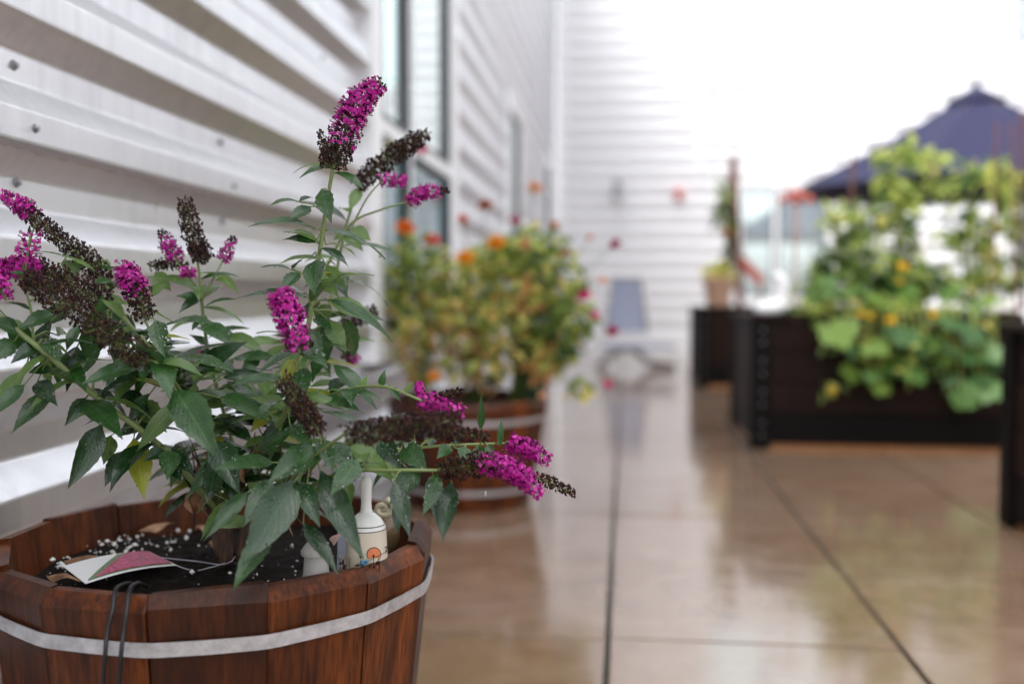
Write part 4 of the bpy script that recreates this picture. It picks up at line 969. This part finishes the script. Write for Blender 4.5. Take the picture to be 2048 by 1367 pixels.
PET = dict(or_=petal('marigold_orange', (.72, .17, .015)), am=petal('marigold_amber', (.80, .33, .02)), rd=petal('zinnia_red', (.70, .10, .05)), pk=petal('zinnia_pink', (.70, .05, .22)), cr=petal('zinnia_crimson', (.45, .012, .12)), pe=petal('zinnia_peach', (.75, .38, .2)), br=petal('rust_bloom', (.42, .10, .02)))
gB = 'flowering plants in the far barrel'
def annual(name, label, cx, stems, ells, count, flowers, size=.046, seed=1, wts=(5, 3, 2, 1, 1), extra=None):
    rr = random.Random(seed); bp = U(cx, 800, 3.56); bp = Vector((bp.x, bp.y, .335)); dd = (bp - CAM).dot(RM @ Vector((0, 0, -1)))
    root = thing(name, label, 'flowers', bp, gB)
    for (px, py, d) in stems + [(f[0], f[1], f[2]) for f in flowers]:
        e = U(px, py, d); mid = bp.lerp(e, .5) + Vector((rr.uniform(-.03, .03), rr.uniform(-.03, .03), .05)); mid.x = bp.x + (e.x - bp.x) * .35
        m = MB(); m.tube(catmull([bp + Vector((rr.uniform(-.06, .06), rr.uniform(-.06, .06), -.01)), mid, e], 9), [.004 - .00028 * i for i in range(10)], 5); m.build('stem', GRN[0], root, True)
    m = MB(); scatter(m, ells, count, size, rr, wts, .33); fo = m.build('foliage', GRN, root); fo['kind'] = 'stuff'
    for (px, py, d, r_, mk) in flowers: flower_head(root, px, py, d, r_ * 1.3, PET[mk])
    return root
LOW = (2, 3, 3, 4, 1)
annual('marigold_plant', 'leggy orange flowered marigold next to the dark teal window pane', 850, [(830, 520, 3.5), (800, 560, 3.6), (870, 560, 3.55), (850, 640, 3.5)],
       [(830, 540, 3.6, 62, 85, (6, 4, 2, 0, 1)), (800, 620, 3.6, 50, 70, (5, 3, 2, 1, 1)), (840, 690, 3.5, 55, 70, LOW), (880, 600, 3.55, 50, 80, (4, 4, 3, 1, 1)), (760, 300, 3.6, 8, 50, (2, 4, 2, 0, 0))], 800,
       [(810, 455, 3.5, 18, 'or_'), (864, 480, 3.55, 15, 'rd'), (868, 752, 3.35, 13, 'am'), (843, 300, 3.6, 11, 'pk'), (762, 210, 3.6, 8, 'rd'), (820, 400, 3.6, 9, 'pk')], seed=11)
annual('marigold_plant', 'bushy amber flowered marigold with yellowing lower leaves in the middle of the far barrel', 950, [(940, 560, 3.5), (980, 540, 3.6), (920, 620, 3.45), (1000, 600, 3.5)],
       [(960, 560, 3.55, 75, 70, (4, 5, 3, 0, 0)), (1000, 520, 3.6, 70, 50, (6, 4, 2, 0, 0)), (940, 650, 3.45, 70, 75, LOW), (1000, 650, 3.4, 60, 70, (4, 4, 3, 2, 1)), (960, 730, 3.45, 75, 50, (3, 3, 3, 3, 2))], 1000,
       [(930, 515, 3.4, 17, 'am'), (992, 485, 3.45, 18, 'am'), (970, 410, 3.6, 14, 'br'), (925, 437, 3.6, 10, 'rd'), (1030, 440, 3.5, 11, 'cr'), (1070, 375, 3.6, 14, 'pe')], seed=12)
annual('zinnia_plant', 'sprawling pink flowered zinnia leaning out of the far barrel over the paving', 1040, [(1060, 520, 3.5), (1110, 540, 3.5), (1130, 620, 3.5), (1150, 640, 3.45)],
       [(1070, 500, 3.55, 75, 55, (7, 4, 1, 0, 1)), (1110, 570, 3.5, 70, 70, (7, 3, 2, 1, 2)), (1130, 650, 3.45, 60, 65, (7, 3, 1, 0, 3)), (1100, 700, 3.45, 45, 55, (3, 4, 3, 2, 1)), (1050, 590, 3.5, 60, 60, (4, 4, 4, 2, 1)), (1085, 730, 3.4, 25, 45, (1, 1, 2, 6, 0)), (1160, 778, 3.3, 34, 14, (6, 1, 3, 0, 0)), (1045, 600, 3.4, 35, 30, (1, 1, 3, 5, 0))], 1150,
       [(1045, 487, 3.45, 15, 'pe'), (1110, 450, 3.5, 9, 'pe'), (1180, 475, 3.6, 7, 'or_'), (1230, 488, 3.55, 11, 'cr'), (1168, 590, 3.4, 13, 'pk'), (1190, 630, 3.4, 9, 'pk'), (1225, 662, 3.45, 12, 'cr'), (1205, 560, 3.5, 9, 'pe'), (1215, 768, 3.4, 9, 'pk'), (1130, 505, 3.45, 9, 'br'), (1085, 790, 3.3, 8, 'pe')], seed=13)
# teal tub standing behind in the barrel
pt = U(1058, 700, 3.62); t = thing('teal_pot', 'dark teal plastic pot half hidden by foliage in the far barrel', 'pot', (pt.x, pt.y, .335))
TEAL = M('teal_plastic', (.012, .055, .062), .35)
m = MB(); m.lathe((pt.x, pt.y, .325), [(.055, 0), (.072, .26), (.072, .28)], 24); m.build('body', TEAL, t, True, angle=40)
m = MB(); m.lathe((pt.x, pt.y, .60), [(.071, 0), (.08, .002), (.08, .03), (.074, .034)], 24); m.build('rim', TEAL, t, True, angle=40)

# ================================================================== RAISED BEDS
def bed(label, x0, x1, y0, y1, h=.645, planks=4, grp='dark stained raised beds'):
    root = thing('raised_bed', label, 'planter', ((x0 + x1) / 2, (y0 + y1) / 2, 0), grp); th = .03
    m = MB(); m.box((x0 + .015, y0 + .015, .0), (x1 - .015, y1 - .015, .024)); m.build('skid', RAWWOOD, root)
    ph = (h - .03 - .024) / planks
    for s, (ax0, ay0, ax1, ay1) in enumerate(((x0, y0, x1, y0 + th), (x0, y1 - th, x1, y1), (x0, y0 + th + .001, x0 + th, y1 - th - .001), (x1 - th, y0 + th + .001, x1, y1 - th - .001))):
        for k in range(planks):
            z0 = .024 + k * ph; m = MB(); e = rnd.uniform(0, .003)
            m.box((ax0 + e, ay0 + e, z0 + .002), (ax1 - e, ay1 - e, z0 + ph - .003)); bevel(m.build('plank', BLACKWOOD if k == 0 else DARKWOOD, root), .004)
    for (cx, cy) in ((x0, y0), (x1 - .09, y0), (x0, y1 - .09), (x1 - .09, y1 - .09)):
        m = MB(); m.box((cx - .012 + (0 if cx == x0 else .024), cy - .012 + (0 if cy == y0 else .024), .003), (cx + .078 + (0 if cx == x0 else .024), cy + .078 + (0 if cy == y0 else .024), h - .028)); bevel(m.build('corner_post', BLACKWOOD, root), .004)
    for (a, b, c, d) in ((x0 - .02, y0 - .02, x1 + .02, y0 + .075), (x0 - .02, y1 - .075, x1 + .02, y1 + .02), (x0 - .02, y0 + .077, x0 + .075, y1 - .077), (x1 - .075, y0 + .077, x1 + .02, y1 - .077)):
        m = MB(); m.box((a, b, h - .028), (c, d, h)); bevel(m.build('cap_rail', DARKWOOD, root), .004)
    for k in range(planks):
        for (cx) in (x0 + .04, x1 - .04):
            for q in (.3, .7):
                m = MB(); m.lathe((cx, y0 - .012, .024 + (k + q) * ph), [(.006, 0), (.005, .002), (.001, .003)], 8, 0, (0, -1, 0)); m.build('screw_head', SCREW, root)
    m = MB(); nx, ny = 26, 14; vs = []
    for j in range(ny + 1):
        for i in range(nx + 1):
            x, y = x0 + .03 + (x1 - x0 - .06) * i / nx, y0 + .03 + (y1 - y0 - .06) * j / ny
            vs.append((x, y, h - .07 + .02 * noise.noise(Vector((x * 7, y * 7, 0)))))
    m.add(vs, [(j * (nx + 1) + i, j * (nx + 1) + i + 1, (j + 1) * (nx + 1) + i + 1, (j + 1) * (nx + 1) + i) for j in range(ny) for i in range(nx)])
    tag(m.build('soil', SOIL, None, True, origin=(x0, y0, h - .08)), 'dark soil filling ' + label.replace(' on the paving', ''), 'soil', kind='stuff')
    return root
ya = G(1506, 897).y; xa = G(1506, 897).x
yb = G(1400, 775).y
pc = G(2006, 1046)
bed('wide dark raised bed overgrown with cucumber and tomato plants', xa, xa + 2.0, ya, ya + .95)
bed('dark raised bed carrying the rust brown trellis and beige pot', PYY(1398, 700, yb).x, PYY(1398, 700, yb).x + 1.5, yb, yb + .95)
bed('dark raised bed with a little white picket edging', pc.x, pc.x + 1.2, pc.y - 1.25, pc.y)

# white picket edging on the third bed
PICK = M('picket_white', (.82, .82, .82), .4)
t = thing('picket_edging', 'little white picket edging on the soil of a raised bed', 'fence', (pc.x + .2, pc.y - .05, .64))
for k in range(9):
    x = pc.x + .045 + k * .036; y = pc.y - .03; m = MB()
    m.add([(x, y, .56), (x + .02, y, .56), (x + .02, y, .775), (x + .01, y, .795), (x, y, .775)] + [(x, y + .008, .56), (x + .02, y + .008, .56), (x + .02, y + .008, .775), (x + .01, y + .008, .795), (x, y + .008, .775)],
          [(0, 1, 2, 3, 4), (9, 8, 7, 6, 5)] + [(i, i + 5, (i + 1) % 5 + 5, (i + 1) % 5) for i in range(5)]); m.build('picket', PICK, t)
m = MB(); m.box((pc.x + .03, pc.y - .0215, .672), (pc.x + .37, pc.y - .014, .69)); m.build('rail', PICK, t)

# ------------------------------------------------------------------ vegetables in the wide bed
soilA = .575
def veg(name, label, cat, bx, by_off, stems, ells, count, size, seed, wts, grp=None, stake=None):
    rr = random.Random(seed); bp = U(bx, 640, 1); r = ray(bx, 640); r2 = r * ((ya + by_off) / r.y); bp = Vector((r2.x, ya + by_off, soilA - .01))
    root = thing(name, label, cat, bp, grp)
    for s in stems:
        P = [bp + Vector((rr.uniform(-.02, .02), 0, 0))] + [U(*q) for q in s]; m = MB(); m.tube(catmull(P, 12), [.007 - .0004 * i for i in range(13)], 5); m.build('stem', GRN[0], root, True)
    m = MB(); scatter(m, ells, count, size, rr, wts, soilA - .02); fo = m.build('foliage', GRN, root); fo['kind'] = 'stuff'
    return root
gT = 'tomato plants in the wide raised bed'
veg('tomato_plant', 'tallest tomato plant rising in front of the umbrella shade', 'tomato plant', 1800, .45, [[(1805, 520, 5.1), (1812, 400, 5.1), (1815, 300, 5.1)], [(1790, 480, 5.1), (1760, 380, 5.1)], [(1830, 450, 5.1), (1870, 360, 5.1)]],
    [(1815, 305, 5.1, 30, 20), (1775, 310, 5.1, 32, 16), (1855, 318, 5.1, 42, 18), (1780, 358, 5.1, 34, 18), (1880, 370, 5.1, 50, 14), (1800, 400, 5.1, 40, 30), (1810, 470, 5.1, 26, 60), (1790, 560, 5.1, 60, 60)], 430, .075, 21, (6, 4, 1, 0, 2), gT)
veg('tomato_plant', 'tomato plant with open branches beside the thin rust stakes', 'tomato plant', 1950, .5, [[(1945, 520, 5.2), (1950, 400, 5.2), (1945, 345, 5.2)], [(1920, 470, 5.2), (1890, 440, 5.2)], [(1985, 450, 5.2), (2030, 400, 5.2)]],
    [(1950, 350, 5.2, 40, 26), (2000, 345, 5.2, 40, 30), (1935, 420, 5.2, 40, 26), (2020, 420, 5.2, 35, 60), (1900, 470, 5.2, 36, 30), (1960, 500, 5.2, 40, 70), (2010, 540, 5.2, 50, 50), (1930, 570, 5.2, 70, 40)], 420, .08, 22, (6, 4, 1, 0, 2), gT)
veg('tomato_plant', 'dense dark green tomato plant between the tallest plant and the thin red topped stake', 'tomato plant', 1715, .45, [[(1715, 540, 5.1), (1710, 460, 5.1)], [(1680, 520, 5.1), (1660, 440, 5.1)], [(1740, 500, 5.1), (1760, 430, 5.1)]],
    [(1715, 530, 5.1, 80, 60, (5, 1, 0, 0, 6)), (1680, 450, 5.1, 50, 45, (5, 4, 1, 0, 1)), (1745, 440, 5.1, 45, 40), (1660, 560, 5.1, 60, 45, (5, 1, 0, 0, 4)), (1850, 560, 5.1, 60, 45, (4, 1, 0, 0, 6)), (1760, 590, 5.0, 110, 35, (4, 1, 0, 0, 6))], 800, .07, 23, (6, 3, 1, 0, 3), gT)
# cucumber vine: big lobed leaves over the front edge
cr_ = random.Random(31)
cb = Vector((xa + .9, ya + .12, soilA))
cuc = thing('cucumber_vine', 'cucumber vine with broad lobed leaves spilling over the front of the wide bed', 'vine', cb)
CL = [M('cuc_leaf_a', (.065, .15, .022), .5), M('cuc_leaf_b', (.035, .10, .02), .5), M('cuc_leaf_c', (.14, .23, .035), .5)]
for g_ in CL:
    n = g_.node_tree; b = n.nodes['Principled BSDF']; tr = n.nodes.new('ShaderNodeBsdfTranslucent'); tr.inputs['Color'].default_value = [min(1, x * 1.9) for x in b.inputs['Base Color'].default_value[:3]] + [1]
    mx = n.nodes.new('ShaderNodeMixShader'); mx.inputs[0].default_value = .3; out = [x for x in n.nodes if x.type == 'OUTPUT_MATERIAL'][0]
    n.links.new(b.outputs[0], mx.inputs[1]); n.links.new(tr.outputs[0], mx.inputs[2]); n.links.new(mx.outputs[0], out.inputs['Surface'])
def cuc_leaf_mesh():
    m = MB(); vs = [Vector((0, 0, 0))]; K = 20
    for i in range(K):
        a = -math.pi * .92 + 2 * math.pi * .92 * i / (K - 1); r_ = .75 + .22 * abs(math.cos(a * 2.5)) + (.04 if i % 2 else -.03)
        if abs(a) > 2.3: r_ *= .85
        vs.append(Vector((math.sin(a) * r_, math.cos(a) * r_ + .25, -.16 * r_ * r_ + .10 * abs(math.sin(a * 2.5)))))
    m.add(vs, [(0, i, i + 1) for i in range(1, K)])
    me = bpy.data.meshes.new('leaf'); me.from_pydata(m.v, [], m.f); me.polygons.foreach_set('use_smooth', [True] * len(m.f)); return me
cmesh = []
for mt in CL:
    me = cuc_leaf_mesh(); me.materials.append(mt); cmesh.append(me)
clv = [(1590,590),(1640,600),(1610,640),(1690,640),(1660,655),(1700,700),(1735,745),(1785,722),(1830,600),(1850,680),(1900,640),(1880,720),(1940,700),(1962,752),(1992,722),(1925,782),(1800,660),(1760,605),(1905,585),(1970,640),(1745,690),(1820,730),(1765,765),(1890,760),(1950,660),(1720,620),(1985,690),(1860,640),(1575,615),(1640,570),(1700,580),(1975,590),(1840,700),(1800,600),(1930,615),(1905,690),(1975,775),(1700,735)]
for (px, py) in clv:
    py += cr_.uniform(-8, 8); px += cr_.uniform(-8, 8)
    over = py > 640
    P = PYY(px, py, ya - cr_.uniform(.05, .16)) if over else PYY(px, py, ya + cr_.uniform(0, .25))
    o = link('leaf', cr_.choices(cmesh, (4, 3, 2))[0], cuc); s = cr_.uniform(.042, .098)
    dn = Vector((cr_.uniform(-.8, .8), cr_.uniform(-.8, -.2), cr_.uniform(-.9, -.2) if over else cr_.uniform(-.5, .2))).normalized()      # leaf axis
    nr = Vector((cr_.uniform(-.6, .6), cr_.uniform(-.9, -.3), cr_.uniform(.3, .9))); nr = (nr - dn * nr.dot(dn)).normalized(); sx = dn.cross(nr)
    mat = Matrix((sx, dn, nr)).transposed()
    o.rotation_euler = mat.to_euler(); o.location = P - cb; o.scale = (s, s, s)
    m = MB(); m.tube(catmull([Vector((P.x + cr_.uniform(-.1, .1), ya + .1, soilA + .06)), Vector((P.x, ya - .02, max(P.z + .03, .67))), P], 8), .003, 4); m.build('vine_stem', GRN[1], cuc, True)
m = MB(); scatter(m, [(1700, 680, 4.75, 60, 50), (1830, 700, 4.7, 100, 60), (1950, 710, 4.7, 60, 70), (1640, 620, 4.8, 70, 35), (1780, 640, 4.8, 110, 35), (1920, 640, 4.8, 100, 40), (1920, 770, 4.68, 50, 22), (1655, 770, 4.68, 22, 10)], 700, .07, cr_, (6, 4, 2, 0, 3))
fo = m.build('small_foliage', GRN, cuc); fo['kind'] = 'stuff'
YEL = petal('cucumber_yellow', (.80, .52, .02))
for (px, py, r_) in ((1806, 533, 13), (1800, 562, 8), (1782, 640, 12), (1868, 628, 10), (1666, 780, 8), (1652, 608, 9), (1720, 628, 8), (1740, 632, 8), (1800, 612, 9)):
    P = PYY(px, py, ya - .14 if py > 620 else ya + .1); d = -(RM.transposed() @ (P - CAM)).z
    flower_head(cuc, px, py, d, r_, YEL)

# ------------------------------------------------------------------ stakes, trellis and bits on the beds
def lath(a, b, w_, mat, parent, nm):
    m = MB(); a, b = Vector(a), Vector(b); m.tube([a, b], [w_, w_], 4); return m.build(nm, mat, parent)
xb0 = PYY(1398, 700, yb).x
pT = PYY(1468, 600, yb + .25); apex = PYY(1467, 318, yb + .25)
t = thing('trellis', 'rust brown wooden obelisk trellis wrapped in a vine', 'trellis', (pT.x, yb + .25, .57))
for sx, sy in ((-.07, -.05), (.05, -.05), (.05, .07), (-.07, .07)):
    lath((pT.x + sx, yb + .25 + sy, .57), (apex.x + sx * .1, yb + .25 + sy * .1, apex.z), .032, RUSTWOOD, t, 'leg')
for k in range(5):
    z = .8 + k * .2; f = 1 - (z - .57) / (apex.z - .57) * .9
    lath((pT.x - .075 * f, yb + .25 - .06 * f, z), (pT.x + .055 * f, yb + .25 - .06 * f, z), .012, RUSTWOOD, t, 'rung')
lath((apex.x, yb + .25, apex.z - .03), (apex.x, yb + .25, apex.z + .06), .012, RUSTWOOD, t, 'finial')
tv = thing('climbing_vine', 'sparse green climbing vine on the rust brown trellis', 'vine', (pT.x, yb + .2, .58))
m = MB(); m.tube(catmull([(pT.x - .03, yb + .2, .56), (pT.x - .06, yb + .16, .9), (pT.x - .02, yb + .17, 1.2), (pT.x - .06, yb + .18, 1.55)], 14), .006, 5); m.build('stem', GRN[4], tv, True)
dB = -(RM.transposed() @ (pT - CAM)).z - .1
m = MB(); scatter(m, [(1440, 390, dB, 22, 40), (1452, 450, dB, 22, 40), (1440, 430, dB, 18, 30), (1455, 520, dB, 14, 30)], 130, .08, cr_, (3, 1, 0, 0, 4)); fo = m.build('foliage', GRN, tv); fo['kind'] = 'stuff'
flower_head(tv, 1452, 462, dB - .05, 9, PET['am'])
# beige pot
pp = PYY(1436, 612, yb + .12); BEI = M('beige_clay', (.36, .22, .15), .6)
t = thing('flower_pot', 'beige clay pot with a yellowish plant on the corner of a raised bed', 'pot', (pp.x, yb + .10, .645)); kk = dB / FPX
m = MB(); m.lathe((pp.x, yb + .10, .645), [(22 * kk, 0), (29 * kk, 44 * kk), (29 * kk, 46 * kk)], 22); m.build('body', BEI, t, True, angle=40)
m = MB(); m.lathe((pp.x, yb + .10, .645 + 44 * kk), [(29 * kk, 0), (33 * kk, .002), (33 * kk, 12 * kk), (29 * kk, 13 * kk)], 22); m.build('rim', BEI, t, True, angle=40)
t = thing('potted_plant', 'low yellow green plant growing in the beige clay pot', 'plant', (pp.x, yb + .1, .85))
m = MB(); scatter(m, [(1437, 545, dB, 32, 22)], 150, .07, cr_, (1, 3, 5, 0, 0)); fo = m.build('foliage', GRN, t); fo['kind'] = 'stuff'
m = MB(); m.tube([(pp.x, yb + .1, .80), (pp.x, yb + .1, .95)], .006, 5); m.build('stem', GRN[1], t)
# red sloping board
ORED = M('red_paint', (.42, .055, .03), .5)
t = thing('red_board', 'sloping red painted board leaning by the rust brown trellis', 'board', PYY(1500, 540, yb + .35))
a, b = PYY(1474, 498, yb + .35), PYY(1526, 552, yb + .35); m = MB(); off = Vector((0, 0, -.10)); dy = Vector((0, .03, 0))
m.add([a, b, b + off, a + off * 1.2, a + dy, b + dy, b + off + dy, a + off * 1.2 + dy], [(0, 1, 2, 3), (7, 6, 5, 4), (0, 4, 5, 1), (1, 5, 6, 2), (2, 6, 7, 3), (3, 7, 4, 0)]); bevel(m.build('panel', ORED, t), .005)
lath(PYY(1482, 540, yb + .37), Vector((PYY(1482, 540, yb + .37).x, yb + .37, .57)), .015, RUSTWOOD, t, 'leg'); lath(PYY(1520, 570, yb + .37), Vector((PYY(1520, 570, yb + .37).x, yb + .37, .57)), .015, RUSTWOOD, t, 'leg')
# white ornament on the bed corner
po = PYY(1520, 622, ya + .30); WHP = M('white_enamel', (.82, .82, .84), .3)
t = thing('garden_ornament', 'small white ornament with a raised end on the corner of the wide bed', 'ornament', (po.x, ya + .3, .645)); kk2 = (ya + .3) / FPX * 1.02
m = MB(); c = Vector((po.x, ya + .03, .645))
m.tube(catmull([c + Vector((-24 * kk2, 0, 10 * kk2)), c + Vector((0, 0, 11 * kk2)), c + Vector((20 * kk2, 0, 14 * kk2)), c + Vector((30 * kk2, 0, 22 * kk2))], 12), [k_ * kk2 for k_ in (6, 10, 12, 13, 13, 13, 13, 13, 13, 13, 12, 11, 8)], 12); m.build('body', WHP, t, True)
m = MB(); m.tube(catmull([c + Vector((22 * kk2, 0, 14 * kk2)), c + Vector((27 * kk2, 0, 40 * kk2)), c + Vector((20 * kk2, 0, 66 * kk2)), c + Vector((10 * kk2, 0, 62 * kk2))], 12), [k_ * kk2 for k_ in (11, 11, 11, 10, 10, 10, 10, 10, 10, 10, 9, 7, 4)], 12); m.build('raised_end', WHP, t, True)
# stakes
def stake(label, top, bot_y, y, w_=.007, mat=RUSTWOOD):
    a = PYY(*top, y); b = Vector((PYY(top[0] + bot_y, 600, y).x, y, soilA - .02)); t_ = thing('garden_stake', label, 'stake', b, 'thin stakes in the wide bed')
    lath(b, a, w_, mat, t_, 'cane'); m = MB(); m.lathe(a, [(w_, -.01), (w_ * .9, .0), (w_ * .3, .012)], 6); m.build('tip', mat, t_); return t_
stake('leaning rust coloured stake below the umbrella edge', (1706, 318), -12, ya + .5, .011)
stake('thin rust stake in front of the umbrella canopy, second from the thick stake', (1994, 248), -10, ya + .5)
stake('thin rust stake in front of the umbrella canopy, next to the thick stake', (2022, 250), 14, ya + .5)
stake('thick rust stake at the far end of the wide bed', (2045, 228), 6, ya + .6, .012)
pk = PYY(1592, 400, ya + .6)
t = thing('garden_pick', 'thin pink brown pick topped with a row of red baubles', 'garden pick', (pk.x, ya + .6, soilA))
lath((pk.x, ya + .6, soilA - .02), pk, .009, M('pale_rust', (.45, .22, .14), .5), t, 'cane')
for k, (dx, dz) in enumerate(((-.07, 0), (-.035, .025), (0, .035), (.035, .025), (.07, 0), (0, -.01))):
    m = MB(); m.lathe(pk + Vector((dx, 0, dz)), [(.002, -.024), (.018, -.016), (.026, 0), (.018, .016), (.002, .024)], 12); m.build('bauble', M('bauble_red', (.50, .10, .07), .12), t, True)
m = MB(); m.tube([pk + Vector((-.075, .004, 0)), pk + Vector((-.03, .004, .02)), pk + Vector((.03, .004, .02)), pk + Vector((.075, .004, 0))], .006, 5); m.build('crossbar', MATS['pale_rust'], t, True)

# ================================================================== UMBRELLA
du_ = 8.5; ap = U(1952, 172, du_); ctr = Vector((ap.x, ap.y, 0)); RU = 1.55; ze = 1.66; za = ap.z
NAVY = M('navy_canvas', (.017, .018, .050), .75, 0, lambda n, b: bump(n, b, noise_tex(n, coords(n, 'Object'), 180, 2), .1, .002), spec=.2)
t = thing('patio_umbrella', 'open navy blue canvas patio umbrella behind the raised beds', 'umbrella', ctr)
nU = 8; ph0 = R(186.5 + 6.5)
def upt(k, r_, z): a = ph0 + 2 * math.pi * k / nU; return ctr + Vector((math.cos(a) * r_, math.sin(a) * r_, z))
for k in range(nU):
    m = MB(); rows = 8; cols = 6; vs = []
    for i in range(rows + 1):
        s = i / rows
        for j in range(cols + 1):
            f = j / cols; r_ = .03 + (RU - .03) * s
            p = upt(k, r_, 0).lerp(upt(k + 1, r_, 0), f); z = za - .03 - (za - ze) * (s ** .92) - .055 * s * (4 * f * (1 - f)) * .6 + .05 * s * s * (4 * f * (1 - f)) * .0
            if i == rows: z += .03 * (4 * f * (1 - f))
            vs.append((p.x, p.y, z))
    q = cols + 1
    m.add(vs, [(i * q + j, i * q + j + 1, (i + 1) * q + j + 1, (i + 1) * q + j) for i in range(rows) for j in range(cols)])
    m.build('canopy_panel', NAVY, t, True)
    m = MB(); m.tube([upt(k, .04, za - .05), upt(k, RU * .5, za - .03 - (za - ze) * .5 ** .92 - .02), upt(k, RU - .02, ze - .012)], .009, 5); m.build('rib', M('umbrella_rib', (.05, .04, .04), .5), t)
    m = MB(); m.tube([upt(k, .04, za - .75), upt(k, RU * .52, za - .06 - (za - ze) * .52 ** .92)], .008, 5); m.build('strut', MATS['umbrella_rib'], t)
m = MB()
vs = []; 
for k in range(nU + 1):
    for r_, z in ((.02, za + .0), (.22, za - .115), (.26, za - .140)): vs.append(upt(k, r_, z))
m.add(vs, [(3 * k + i, 3 * k + 3 + i, 3 * k + 4 + i, 3 * k + 1 + i) for k in range(nU) for i in range(2)]); m.build('vent_cap', NAVY, t, True)
m = MB(); m.lathe(ctr, [(.025, .02), (.025, za - .02)], 14); m.build('pole', MATS['umbrella_rib'], t, True, angle=40)
m = MB(); m.lathe(ctr + Vector((0, 0, za - .01)), [(.03, 0), (.022, .03), (.03, .055), (.018, .075), (.004, .085)], 14); m.build('finial', MATS['umbrella_rib'], t, True)
m = MB(); m.lathe(ctr, [(.26, 0), (.26, .04), (.06, .07), (.04, .25), (.03, .27)], 24); m.build('base', M('cast_base', (.04, .04, .042), .5), t, True, angle=40)
m = MB(); m.lathe(ctr + Vector((0, 0, za - .79)), [(.03, 0), (.05, .01), (.05, .05), (.03, .06)], 14); m.build('hub', MATS['umbrella_rib'], t, True)

# ================================================================== LOUNGE CHAIR at the far end
fl = G(1235, 733); yl = fl.y; kl = yl / FPX * 1.0
t = thing('lounge_chair', 'grey blue sling lounge chair with curved pale legs before the white end wall', 'chair', (fl.x, yl, 0))
SLING = M('blue_grey_sling', (.20, .22, .30), .6); LFR = M('taupe_frame', (.30, .26, .24), .4)
def LP(px, py, y): return PYY(px, py, y)
a, b = LP(1222, 556, yl + .25), LP(1284, 556, yl + .25); c, d = LP(1294, 664, yl - .02), LP(1212, 664, yl - .02)
m = MB(); off = Vector((0, .02, 0)); vs = []
for i in range(9):
    s = i / 8; l, r_ = a.lerp(d, s), b.lerp(c, s); bow = Vector((0, .03 * math.sin(math.pi * s), 0)); vs += [l + bow, r_ + bow, l + bow + off, r_ + bow + off]
fs = []
for i in range(8): k = 4 * i; fs += [(k, k + 1, k + 5, k + 4), (k + 2, k + 6, k + 7, k + 3), (k, k + 4, k + 6, k + 2), (k + 1, k + 3, k + 7, k + 5)]
fs += [(0, 2, 3, 1), (32, 33, 35, 34)]
m.add(vs, fs); m.build('backrest', SLING, t, True, angle=40)
zs_ = LP(1250, 690, yl).z
m = MB(); x0, x1 = LP(1205, 690, yl).x, LP(1345, 690, yl).x; m.box((x0, yl - .55, zs_ - .012), (x1, yl + .02, zs_ + .012)); bevel(m.build('seat', SLING, t), .008)
for yy in (yl - .5, yl):
    m = MB(); m.tube(catmull([Vector((LP(1195, 735, yy).x, yy, .02)), Vector((LP(1222, 712, yy).x, yy, zs_ * .55)), Vector((LP(1250, 690, yy).x, yy, zs_ - .012)), Vector((LP(1275, 700, yy).x, yy, zs_ * .75)), Vector((LP(1300, 722, yy).x, yy, .06)), Vector((LP(1350, 722, yy).x, yy, .03))], 26), .024, 8); m.build('curved_leg', LFR, t, True)
m = MB(); m.tube([d + Vector((0, 0, 0)), a], .014, 8); m.tube([c, b], .014, 8); m.tube([a, b], .014, 8); m.build('back_frame', LFR, t, True)
for xx in (x0, x1):
    m = MB(); m.tube([(xx, yl - .55, zs_), (xx, yl + .03, zs_)], .016, 8); m.build('side_rail', LFR, t, True)

for r_ in ROOTS:
    if '_o' in r_: del r_['_o']
